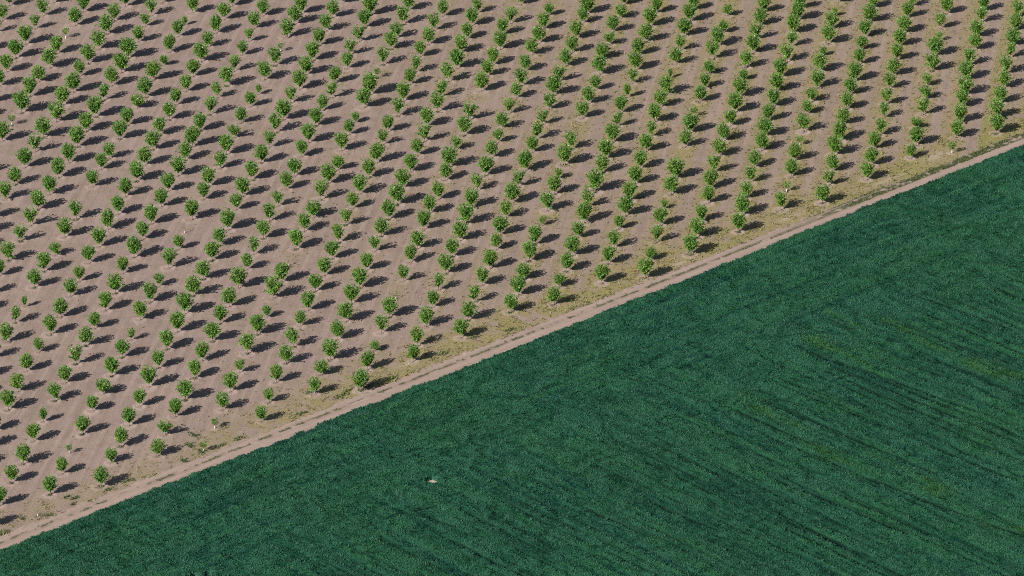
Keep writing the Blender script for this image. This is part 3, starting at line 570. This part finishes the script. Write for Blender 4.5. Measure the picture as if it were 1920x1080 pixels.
GREEN = np.clip(np.maximum(mid_line * (1 - wide), green_r * sstep(0.25, 0.45, brk)), 0, 1)
Z2 = 0.035 + 0.03 * (fbm(93, X2 * 1.4, Y2 * 1.4, 3) - 0.5) - 0.06 * np.clip(rut, 0, 1)
Z2 = np.where(edge > 0.93, -0.03, Z2)
me = np_mesh('dirt_track', np.stack([X2, Y2, Z2], 1), grid_faces(len(ts_), nT),
             {'rut': np.clip(rut, 0, 1) * 0.6, 'green': GREEN}, True, [M_TRACK])
tag(link('dirt_track', me), kind='structure')

# ------------------------------------------------------------------ crop field
TRAM = [[(55.8, -24.4), (58.5, -45.0)], [(65.9, -32.0), (67.0, -37.9)], [(41.6, -37.2), (43.6, -58.8)],
        [(38.4, -40.3), (40.9, -55.4)], [(35.8, -20.4), (36.9, -27.9)],
        [(31.0, -27.3), (31.7, -34.8), (33.8, -64.9)], [(32.3, -36.5), (35.7, -65.1)],
        [(20.0, -31.7), (22.3, -56.4)], [(21.4, -30.3), (24.1, -53.7)], [(22.1, -58.6), (23.8, -76.8)],
        [(24.3, -63.6), (25.0, -75.8)], [(7.6, -43.9), (10.0, -71.9), (12.4, -87.1)],
        [(-0.9, -52.3), (0.3, -61.3), (1.2, -76.2)], [(-7.3, -58.6), (-7.4, -74.6)],
        [(-8.9, -60.3), (-6.9, -79.0)], [(7.9, -19.8), (7.9, -26.3), (8.7, -31.3)],
        [(-43.2, -29.9), (-42.5, -35.6)],
        [(-48, -26.5), (-40, -29.0)], [(-58, -31), (-54, -34)], [(14.5, -34), (16.5, -60)], [(47, -30), (50, -52)],
        [(28, -40), (29.5, -62)], [(2.5, -60), (3.5, -80)], [(-18, -45), (-17, -60)], [(-26, -40), (-25, -55)]]
WGT = [1.0] * len(TRAM)
lr = random.Random(4)
sl = -62.0
while sl < 74:                                # fainter sowing and sprayer lines across the main stand
    t_in = -30 - 6 * lr.random(); t_out = -105 if lr.random() < 0.6 else t_in - 15 - 30 * lr.random()
    tm = 0.5 * (t_in + t_out); dr = lr.uniform(0.02, 0.06)
    TRAM.append([(sl, t_in), (sl - dr * (tm - t_in), tm + 1), (sl - dr * (t_out - t_in), t_out)])
    WGT.append(lr.uniform(0.2, 0.75))
    if lr.random() < 0.4:
        TRAM.append([(a + 1.7, c) for a, c in TRAM[-1]]); WGT.append(WGT[-1] * 0.9)
    sl += lr.uniform(1.6, 5.2)
BARE_SPOTS = [(-35.7, -22.7, 0.88, 0.84), (-77.0, -22.3, 0.75, 0.7), (-75.5, -23.2, 0.7, 0.6)]
YEL = [(42.4, -26.9), (45.7, -33.3), (44.8, -38.4), (46.0, -49.7), (47.6, -53.4), (34.5, -28.1), (35.2, -38.0),
       (13.1, -37.5), (13.6, -42.2), (11.0, -52.9), (12.5, -59.6), (13.4, -69.7), (13.0, -84.7)]


def crop_fields(s, t):
    """canopy height, yellowing and plant density of the stand"""
    edge_w = 0.55 * (fbm(201, s * 0.55, s * 0 + 1, 3) - 0.5) + 0.28 * (fbm(205, s * 1.7, s * 0 + 4, 2) - 0.5)
    slow = 1.7 * (fbm(209, s * 0.025, s * 0, 2) - 0.5) * 0.6
    inside = sstep(0.0, -0.35, t - edge_w - slow - 0.1)
    h = 0.58 + 0.20 * (fbm(211, s * 0.10, t * 0.10, 3) - 0.5) + 0.28 * (fbm(215, s * 0.9, t * 0.6, 4) - 0.5)
    h = h + 0.15 * (fbm(221, s * 2.6, t * 2.2, 2) - 0.5)
    head = sstep(-30, -17, t + 7 * (fbm(231, s * 0.05, s * 0 + 3, 2) - 0.5))   # headland sown along the track
    # drill rows: along the track on the headland, across it in the main stand
    ww = 0.5 * fbm(225, s * 0.06, t * 0.06, 2)
    r1 = fbm(227, s * 0.05, (t + ww) * 1.1, 3) - 0.5
    r2 = fbm(229, (s + ww) * 1.1, t * 0.05, 3) - 0.5
    h = h + 0.30 * head * r1 + 0.30 * (1 - head) * r2
    furrow = np.zeros_like(h)
    for k, line in enumerate(TRAM):
        for (s0, t0), (s1, t1) in zip(line[:-1], line[1:]):
            m = (s > min(s0, s1) - 3) & (s < max(s0, s1) + 3) & (t > min(t0, t1) - 3) & (t < max(t0, t1) + 3)
            if not m.any(): continue
            ds, dt = s1 - s0, t1 - t0
            q = np.clip(((s[m] - s0) * ds + (t[m] - t0) * dt) / (ds * ds + dt * dt), 0, 1)
            d = np.hypot(s[m] - s0 - q * ds, t[m] - t0 - q * dt)
            d = d + 0.14 * (fbm(241, s[m] * 0.8, t[m] * 0.5, 3) - 0.5)
            br = sstep(0.32, 0.5, fbm(243 + k, t[m] * 0.25, s[m] * 0.25, 2))
            fade = sstep(0.0, 0.15, q) * sstep(1.0, 0.85, q) if len(line) == 2 else 1.0
            furrow[m] = np.maximum(furrow[m], WGT[k] * np.exp(-(d / 0.31) ** 2) * (0.5 + 0.5 * br) * fade)
    # lodged hollows
    hol = sstep(0.66, 0.80, fbm(251, s * 0.16, t * 0.22, 3))
    STREAK_ = 0.5 + 1.8 * (head * (0.6 * r1 + 0.7 * (fbm(233, s * 0.10, (t + ww) * 2.4, 2) - 0.5))
                           + (1 - head) * (0.7 * r2 + 0.7 * (fbm(235, (s + ww) * 2.4, t * 0.09, 2) - 0.5))) - 0.22 * hol
    crop_fields.streak = np.clip(STREAK_, 0, 1)
    h = h - 0.30 * furrow - 0.16 * hol
    for bs, bt, ra, rb in BARE_SPOTS:
        d = np.hypot((s - bs) / ra, (t - bt) / rb) + 0.5 * (fbm(261, s * 1.6, t * 1.6, 2) - 0.5)
        h = h - 0.9 * (1 - sstep(0.75, 1.25, d)) + 0.10 * np.exp(-((d - 1.9) / 0.5) ** 2)
    yel = np.zeros_like(h)
    for ys, yt in YEL:
        yel = np.maximum(yel, np.exp(-((s - ys) / 1.9) ** 2 - ((t - yt) / 5.5) ** 2))
    yel = np.clip(yel * 1.7 * sstep(0.36, 0.66, fbm(271, s * 0.9, t * 0.10, 3)) * (0.3 + 0.5 * fbm(275, s * 0.4, t * 0.4, 2)), 0, 0.75)
    yel = np.maximum(yel, 0.12 * sstep(0.60, 0.75, fbm(273, s * 0.09, t * 0.03, 2)))
    h = h * inside - 0.12 * (1 - inside)
    return h, yel, furrow, inside, hol


# part of the field this view takes in (with a margin), for the loose leaves
def seen(s, t):
    x, y = xy(s, t)
    zc = (y + 671.4) * 0.90244 + 320.5 * 0.430788
    return (y > -99) & (np.abs(x + 3.6) < zc * 0.1075 + 7)


cs = np.concatenate([far, np.arange(-112, 126, 0.2), -far[::-1]])
ct = np.concatenate([far, np.arange(-104, 1.2, 0.2)])
S3, T3 = np.meshgrid(cs, ct, indexing='ij')
S3 = S3.ravel(); T3 = T3.ravel()
HH, YY, FF, INS, HOL = crop_fields(S3, T3); STK = crop_fields.streak
X3, Y3 = xy(S3, T3)
cv = np.stack([X3, Y3, HH], 1)
cf = grid_faces(len(cs), len(ct))
tint = np.clip(0.15 + 0.9 * (fbm(295, S3 * 1.1, T3 * 0.9, 3) - 0.42), 0, 1)
NB = 330000
bs = rng.uniform(-104, 120, NB * 2); bt = rng.uniform(-102, 0.3, NB * 2)
k = seen(bs, bt); bs, bt = bs[k], bt[k]
bh, by, bf, bi, bo = crop_fields(bs, bt); bk = crop_fields.streak
k = (bi > 0.4) & (bh > 0.08) & (rng.random(len(bs)) > 0.4 * bf); bs, bt, bh, by, bf, bo, bk = (q[k] for q in (bs, bt, bh, by, bf, bo, bk))
n = len(bs)
bx, byy = xy(bs, bt)
V = []; AY = []; AT = []; AS = []; AK = []; AW = []
lean = 6.5 * np.pi * fbm(291, bs * 0.22, bt * 0.22, 2)
swell = fbm(295, bs * 1.1, bt * 0.9, 3)
for q in range(3):
    az = lean + rng.normal(0, 0.8, n) + (q - 1) * 1.2
    ln = (0.12 + 0.14 * rng.random(n)) * (1 - 0.5 * bf); wd = 0.055 + 0.05 * rng.random(n)
    up = 0.20 + 0.70 * rng.random(n)
    dx, dy = np.cos(az), np.sin(az)
    bx0 = bx + rng.normal(0, 0.07, n); by0 = byy + rng.normal(0, 0.07, n)
    base = np.stack([bx0, by0, bh - 0.05], 1)
    tip = base + np.stack([dx * ln * (1.1 - 0.6 * up), dy * ln * (1.1 - 0.6 * up), ln * up], 1)
    sd = np.stack([-dy * wd, dx * wd, wd * 0], 1)
    V.append(np.stack([base - sd, base + sd, tip + sd * 0.55, tip - sd * 0.55], 1).reshape(-1, 3))
    tn = np.clip(0.46 * rng.random(n) ** 1.5 + 1.2 * (swell - 0.42), 0, 1)
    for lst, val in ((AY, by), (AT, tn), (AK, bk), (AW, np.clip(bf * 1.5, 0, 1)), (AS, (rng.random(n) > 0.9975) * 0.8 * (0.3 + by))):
        lst.append(np.repeat(val, 4))
V = np.concatenate(V)
nb = len(V) // 4
bfaces = np.arange(nb * 4).reshape(-1, 4) + len(cv)
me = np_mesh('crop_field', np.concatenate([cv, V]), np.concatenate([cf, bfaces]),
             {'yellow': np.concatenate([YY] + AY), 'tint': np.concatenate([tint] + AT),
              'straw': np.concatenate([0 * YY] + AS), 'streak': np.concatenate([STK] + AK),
              'tram_shade': np.concatenate([np.clip(FF * 1.5, 0, 1)] + AW)}, True, [M_CROP])
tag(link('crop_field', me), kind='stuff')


# ------------------------------------------------------------------ short grass and weeds on the orchard floor
def tufts(name, px, py, pz, size, mat, blades=4, flat=0.5):
    n = len(px); V = []
    for q in range(blades):
        az = rng.uniform(0, 2 * np.pi, n); ln = size * (0.6 + 0.7 * rng.random(n)); wd = ln * 0.22
        up = flat + (1 - flat) * rng.random(n)
        dx, dy = np.cos(az), np.sin(az)
        base = np.stack([px + rng.normal(0, 1, n) * size * 0.3, py + rng.normal(0, 1, n) * size * 0.3, pz - 0.01], 1)
        tip = base + np.stack([dx * ln * 0.7, dy * ln * 0.7, ln * up], 1)
        sd = np.stack([-dy * wd, dx * wd, wd * 0], 1)
        V.append(np.stack([base - sd, base + sd, tip + sd * 0.3, tip - sd * 0.3], 1).reshape(-1, 3))
    V = np.concatenate(V)
    return np_mesh(name, V, np.arange(len(V)).reshape(-1, 4), None, False, [mat])


n = 420000
s = rng.uniform(-105, 165, n); t = rng.uniform(3.6, 165, n)
x, y = xy(s, t)
zc = (y + 671.4) * 0.90244 + 320.5 * 0.430788
ga, ri = grass_amount(x, y, s, t)
clump = sstep(0.50, 0.66, fbm(301, x * 0.9, y * 0.9, 3))
k = (np.abs(x + 3.6) < zc * 0.106 + 7) & (y < 125) & (rng.random(n) < np.clip(ga * 0.9, 0, 1) * (0.10 + 0.90 * clump) * (1 - 0.5 * sstep(30, 130, t)))
x, y = x[k], y[k]
tag(link('orchard_grass', tufts('orchard_grass', x, y, ground_height(x, y), 0.19 + 0.13 * rng.random(len(x)), M_DRY, 3)), kind='stuff')

WEEDS = [(-66.2, 4.9, 0.9, 0.35), (-74.9, 5.8, 0.5, 0.3), (-76.1, 4.6, 0.5, 0.25), (-75.4, 6.8, 0.6, 0.3), (-80.5, 4.4, 0.7, 0.35), (-83.7, 6.0, 0.5, 0.35), (-88.0, 4.4, 1.0, 0.6), (-69.8, 4.7, 0.7, 0.3), (-50.5, 4.7, 1.4, 0.35), (-47, 4.8, 0.8, 0.35), (-56.9, 4.6, 0.6, 0.5), (-53.5, 5.2, 0.5, 0.7), (-53.3, 7.6, 0.6, 0.8), (-35.5, 4.8, 1.1, 0.35), (-27.8, 5.2, 1.2, 0.5), (-25.8, 5.8, 0.9, 0.3), (-23.1, 4.9, 1.4, 0.4), (-19, 4.7, 1.0, 0.6), (-8, 5.9, 1.0, 0.4), (-1.1, 6.7, 0.9, 0.4), (4.1, 5.0, 1.0, 0.4), (-30.6, 8.9, 0.9, 0.5), (-51.0, 9.5, 0.4, 1.2)]
WX, WY = [], []
for (a, b_, ra, rb) in WEEDS:
    m = int(60 * ra * rb) + 10
    xx, yy = xy(a + rng.normal(0, ra * 0.55, m), b_ + rng.normal(0, rb * 0.55, m))
    WX.append(xx); WY.append(yy)
for (x, y, w, h, row, place, own, kd), t0 in zip(TREES, TT):
    if own and rng.random() < 0.55:
        m = int(3 + 9 * rng.random()); rr = 0.16 + 0.12 * rng.random()
        WX.append(x - 0.05 + rng.normal(0, rr, m)); WY.append(y - 0.15 + rng.normal(0, rr, m))
k = (GREEN > 0.35) & (rng.random(len(GREEN)) < 0.22 * GREEN) & (S2 > -110) & (S2 < 140)
WX.append(X2[k]); WY.append(Y2[k])
WX = np.concatenate(WX); WY = np.concatenate(WY)
tag(link('weeds', tufts('weeds', WX, WY, WX * 0 + 0.03, 0.16 + 0.12 * rng.random(len(WX)), M_WEED, 4)), kind='stuff')


# ------------------------------------------------------------------ orchard trees
def tube(path, rad, seg=6):
    V = []; F = []
    for p, r in zip(path, rad):
        for q in range(seg):
            a = 2 * math.pi * q / seg
            V.append((p[0] + r * math.cos(a), p[1] + r * math.sin(a), p[2]))
    for i in range(len(path) - 1):
        for q in range(seg):
            a = i * seg + q; b = i * seg + (q + 1) % seg
            F.append((a, b, b + seg, a + seg))
    return V, F


def joined(parts):
    V = []; F = []
    for v, f in parts:
        o = len(V); V += v; F += [tuple(i + o for i in ff) for ff in f]
    return np.array(V), np.array(F)


def leaves(pos, outd, size, r):
    """one bent leaf (two quads) per position"""
    n = len(pos)
    d = outd + r.normal(0, 0.55, (n, 3)); d[:, 2] += 0.15
    d /= np.linalg.norm(d, axis=1)[:, None]
    sd = np.cross(d, r.normal(0, 1, (n, 3)) * 0.6 + np.array([0, 0, 1.0])); sd /= np.linalg.norm(sd, axis=1)[:, None] + 1e-6
    ln = size * (0.7 + 0.6 * r.random(n))[:, None]; wd = ln * 0.30
    nrm = np.cross(sd, d)
    a = pos; m = pos + d * ln * 0.55 + nrm * ln * 0.06; e = pos + d * ln - np.array([0, 0, 1]) * ln * 0.22
    V = np.stack([a - sd * wd * 0.35, a + sd * wd * 0.35, m + sd * wd, m - sd * wd, e + sd * wd * 0.3, e - sd * wd * 0.3], 1).reshape(-1, 3)
    b = np.arange(n)[:, None] * 6
    F = np.concatenate([b + np.array([0, 1, 2, 3]), b + np.array([3, 2, 4, 5])])
    return V, F


PROF_U = [0, .08, .2, .36, .55, .72, .86, .95, 1.0]
PROF_R = [.06, .18, .40, .66, .93, 1.04, .94, .70, .36]


def tree_shape(seed, kind):
    """unit tree: crown about 2 m wide, 3.2 m tall; returns trunk (V,F) and crown (V,F,tone)"""
    r = np.random.default_rng(1000 + seed)
    top, bot = 3.05, 0.74
    lob = r.random(8) * 2 * math.pi
    nsh = {'full': 34, 'narrow': 26, 'vase': 22, 'bushy': 26}[kind]
    parts = [tube([(0, 0, -0.05), (0.02, 0, 0.25), (0.0, 0.02, 0.55), (0.02, 0.01, 0.95)], [0.085, 0.065, 0.06, 0.05])]
    P = []; D = []
    for k in range(nsh):
        az = 2 * math.pi * (k * 0.618034) + r.normal(0, 0.25)
        uu = (k + 0.5) / nsh
        rad = (0.10 + 0.92 * math.sqrt(uu)) * (1 + 0.10 * math.sin(2 * az + lob[0]) + 0.08 * math.sin(3 * az + lob[1])) * (1 + r.normal(0, 0.07))
        if kind == 'vase': rad = (0.45 + 0.6 * uu) * (1 + r.normal(0, 0.08))
        if kind == 'vase' and abs(math.sin(az * 0.5 + lob[2])) < 0.25: continue
        zt = top - 0.95 * (min(rad, 1.1)) ** 2.2 * (1.25 if kind == 'bushy' else 1.0) + r.normal(0, 0.26)
        z0 = bot - 0.05 + 0.25 * r.random()
        rt = rad * (0.86 if zt > 2.4 else 1.0)
        base = np.array([0.03 * math.cos(az), 0.03 * math.sin(az), z0])
        tip = np.array([rt * math.cos(az), rt * math.sin(az), zt])
        mid = base + (tip - base) * 0.45; mid[:2] *= 0.98
        q = np.linspace(0.06, 1.0, int(30 + 6 * r.random()))[:, None]
        c = (1 - q) ** 2 * base + 2 * q * (1 - q) * mid + q ** 2 * tip
        tan = 2 * (1 - q) * (mid - base) + 2 * q * (tip - mid); tan /= np.linalg.norm(tan, axis=1)[:, None]
        c2 = c + r.normal(0, 1, c.shape) * np.array([0.085, 0.085, 0.06]) * (0.65 + 0.35 * q)
        o = c2 * np.array([1, 1, 0]) / (np.linalg.norm(c2[:, :2], axis=1)[:, None] + 0.1)
        P.append(c2); D.append(0.5 * o + 0.55 * tan + (c2 - c) * 5)
        if k % 3 == 0:
            pts = [tuple(c[i]) for i in (0, len(c) // 3, 2 * len(c) // 3, len(c) - 4)]
            parts.append(tube(pts, [0.035, 0.025, 0.016, 0.008], 4))
    # low skirt and hull leaves that round the outline off
    nh = {'full': 170, 'narrow': 120, 'vase': 60, 'bushy': 170}[kind]
    u = r.random(nh) ** 0.8; az = r.random(nh) * 2 * math.pi
    rr = np.interp(u, PROF_U, PROF_R) * (0.72 + 0.24 * r.random(nh)) * (1 + 0.10 * np.sin(2 * az + lob[0]) + 0.10 * np.sin(4 * az + 5 * u + lob[3]))
    z = bot + (top - bot) * u * 0.97
    P.append(np.stack([rr * np.cos(az), rr * np.sin(az), z], 1))
    D.append(np.stack([np.cos(az), np.sin(az), 0.5 + 0 * az], 1))
    P = np.concatenate(P); D = np.concatenate(D)
    if kind == 'narrow': P[:, :2] *= 0.86
    P[:, 0] *= 1 + r.normal(0, .04)
    V, F = leaves(P, D, 0.27, r)
    tone = np.repeat(r.random(len(P)) ** 1.8, 6)
    return joined(parts), (V, F, tone)


KINDS = ['full', 'narrow', 'full', 'vase', 'full', 'bushy', 'full', 'narrow', 'vase', 'full', 'bushy', 'full']
SHAPES = [tree_shape(i, k) for i, k in enumerate(KINDS)]
TM = []
for i, ((tv, tf), (lv, lf, tn)) in enumerate(SHAPES):
    TM.append((np_mesh('trunk', tv, tf, None, True, [M_BARK]),
               np_mesh('crown', lv, lf, {'leaf_tone': tn}, False, [M_LEAF])))


def sapling_shape(seed, leafy):
    r = np.random.default_rng(4000 + seed)
    tr = joined([tube([(0, 0, -0.05), (0.02, 0.01, 0.5), (0.01, 0, 1.0), (0.03, 0.02, 1.5)], [0.035, 0.03, 0.024, 0.008], 5),
                 tube([(0.01, 0, 0.7), (0.15, 0.08, 1.2)], [0.014, 0.005], 4), tube([(0.01, 0, 0.75), (-0.16, 0.03, 1.25)], [0.014, 0.005], 4),
                 tube([(0.01, 0, 0.8), (0.02, -0.16, 1.3)], [0.014, 0.005], 4)])
    n = 190 if leafy else 16
    u = r.random(n); az = r.random(n) * 6.283; rr = (0.14 + 0.42 * np.sin(u * 2.6)) * np.sqrt(r.random(n)) * (1.0 if leafy else 0.4)
    P = np.stack([rr * np.cos(az), rr * np.sin(az), 0.72 + 0.85 * u], 1)
    V, F = leaves(P, np.stack([np.cos(az), np.sin(az), 0.9 + 0 * az], 1), 0.2, r)
    return tr, (V, F, np.repeat(r.random(n), 6))


gv, gf = joined([tube([(0, 0, 0.0), (0.015, 0, 0.46)], [0.085, 0.08], 8), tube([(0.015, 0, 0.46), (0.015, 0, 0.44)], [0.08, 0.06], 8)])
GUARD = np_mesh('trunk_guard', gv, gf, None, True, [M_GUARD])
SM = []
for i in range(4):
    (tv, tf), (lv, lf, tn) = sapling_shape(i, i < 3)
    SM.append((np_mesh('stem', tv, tf, None, True, [M_BARK]), np_mesh('leaves', lv, lf, {'leaf_tone': tn}, False, [M_LEAF])))

ORD = ['', 'first', 'second', 'third', 'fourth', 'fifth', 'sixth', 'seventh', 'eighth', 'ninth', 'tenth', 'eleventh', 'twelfth',
       'thirteenth', 'fourteenth', 'fifteenth', 'sixteenth', 'seventeenth', 'eighteenth', 'nineteenth', 'twentieth',
       'twenty-first', 'twenty-second', 'twenty-third', 'twenty-fourth', 'twenty-fifth', 'twenty-sixth', 'twenty-seventh',
       'twenty-eighth', 'twenty-ninth', 'thirtieth', 'thirty-first', 'thirty-second']
NROW = max(t[4] for t in TREES)


def where(row, place):
    if row > 0:
        side = '%s row from the left' % ORD[row] if row <= NROW // 2 else '%s row from the right' % ORD[NROW + 1 - row]
        return '%s up from the dirt track in the %s' % (ORD[place], side)
    return '%s from the left picture edge in the %s row above the corner' % (ORD[place], ORD[-row])


def pick(i, w, h):
    ratio = w / h
    c = [k for k, kd in enumerate(KINDS) if (kd == 'narrow') == (ratio < 0.575)]
    if ratio > 0.70: c = [k for k, kd in enumerate(KINDS) if kd in ('bushy', 'vase')]
    return c[(i * 7 + int(w * 50)) % len(c)]


def gz(x, y):
    return float(ground_height(np.array([x]), np.array([y]))[0])


proto_t = {}; proto_s = {}
FV = [[], []]; FF_ = [[], []]; FT = []; FR = []
cnt = [0, 0]
for i, (x, y, w, h, row, place, own, kd) in enumerate(TREES):
    rz = random.Random(i).uniform(0, 6.283)
    z = gz(x, y)
    if kd:
        v = 3 if kd == 't' else i % 3
        if v not in proto_s:
            e = bpy.data.objects.new('sapling', None); COL.objects.link(e)
            link('stem', SM[v][0], e); link('leaves', SM[v][1], e); link('trunk_guard', GUARD, e)
            proto_s[v] = e
        else:
            src = proto_s[v]; e = src.copy(); COL.objects.link(e)
            for ch in src.children:
                c = ch.copy(); COL.objects.link(c); c.parent = e
        sc_ = max(0.75, min(1.5, h / 1.5))
        e.location = (x, y, z); e.rotation_euler = (0, 0, rz); e.scale = (sc_, sc_, sc_)
        look = 'bare white-wrapped sapling' if kd == 't' else 'small leafy sapling'
        tag(e, look + ', ' + where(row, place), 'sapling', 'young replacement saplings in the rows')
        continue
    v = pick(i, w, h)
    sxy, sz = w / 2.06, h / 3.5
    if w < 1.45: sxy *= 1.05
    if own:
        if v not in proto_t:
            e = bpy.data.objects.new('orchard_tree', None); COL.objects.link(e)
            link('trunk', TM[v][0], e); link('crown', TM[v][1], e)
            proto_t[v] = e
        else:
            src = proto_t[v]; e = src.copy(); COL.objects.link(e)
            for ch in src.children:
                c = ch.copy(); COL.objects.link(c); c.parent = e
        e.location = (x, y, z); e.rotation_euler = (0, 0, rz); e.scale = (sxy, sxy, sz)
        look = 'small' if h < 2.3 else 'narrow' if w / h < 0.575 else 'broad' if w / h > 0.69 else 'full'
        tag(e, '%s tree, %s' % (look, where(row, place)), 'tree', 'fruit trees planted in rows on bare soil')
    else:
        ca, sa = math.cos(rz), math.sin(rz)
        tone = random.Random(i + 9).random()
        for q, (vv, ff) in enumerate(((SHAPES[v][0][0], SHAPES[v][0][1]), (SHAPES[v][1][0], SHAPES[v][1][1]))):
            p = np.stack([x + sxy * (vv[:, 0] * ca - vv[:, 1] * sa), y + sxy * (vv[:, 0] * sa + vv[:, 1] * ca), z + sz * vv[:, 2]], 1)
            FV[q].append(p); FF_[q].append(np.array(ff) + cnt[q]); cnt[q] += len(p)
        FT.append(SHAPES[v][1][2]); FR.append(np.full(len(SHAPES[v][1][2]), tone))
V0 = np.concatenate(FV[0]); V1 = np.concatenate(FV[1])
F0 = np.concatenate(FF_[0]); F1 = np.concatenate(FF_[1]) + len(V0)
me = np_mesh('distant_orchard_trees', np.concatenate([V0, V1]), np.concatenate([F0, F1]),
             {'leaf_tone': np.concatenate([np.zeros(len(V0))] + FT), 'tree_tone': np.concatenate([np.zeros(len(V0))] + FR)},
             False, [M_BARK, M_LEAF_FAR], np.concatenate([np.zeros(len(F0)), np.ones(len(F1))]))
tag(link('distant_orchard_trees', me), 'farther fruit trees of the same rows receding to the top', 'trees', kind='stuff')
print('TREES own', len(proto_t), 'crop blades', nb, 'grass', len(x) if hasattr(x, '__len__') else '')
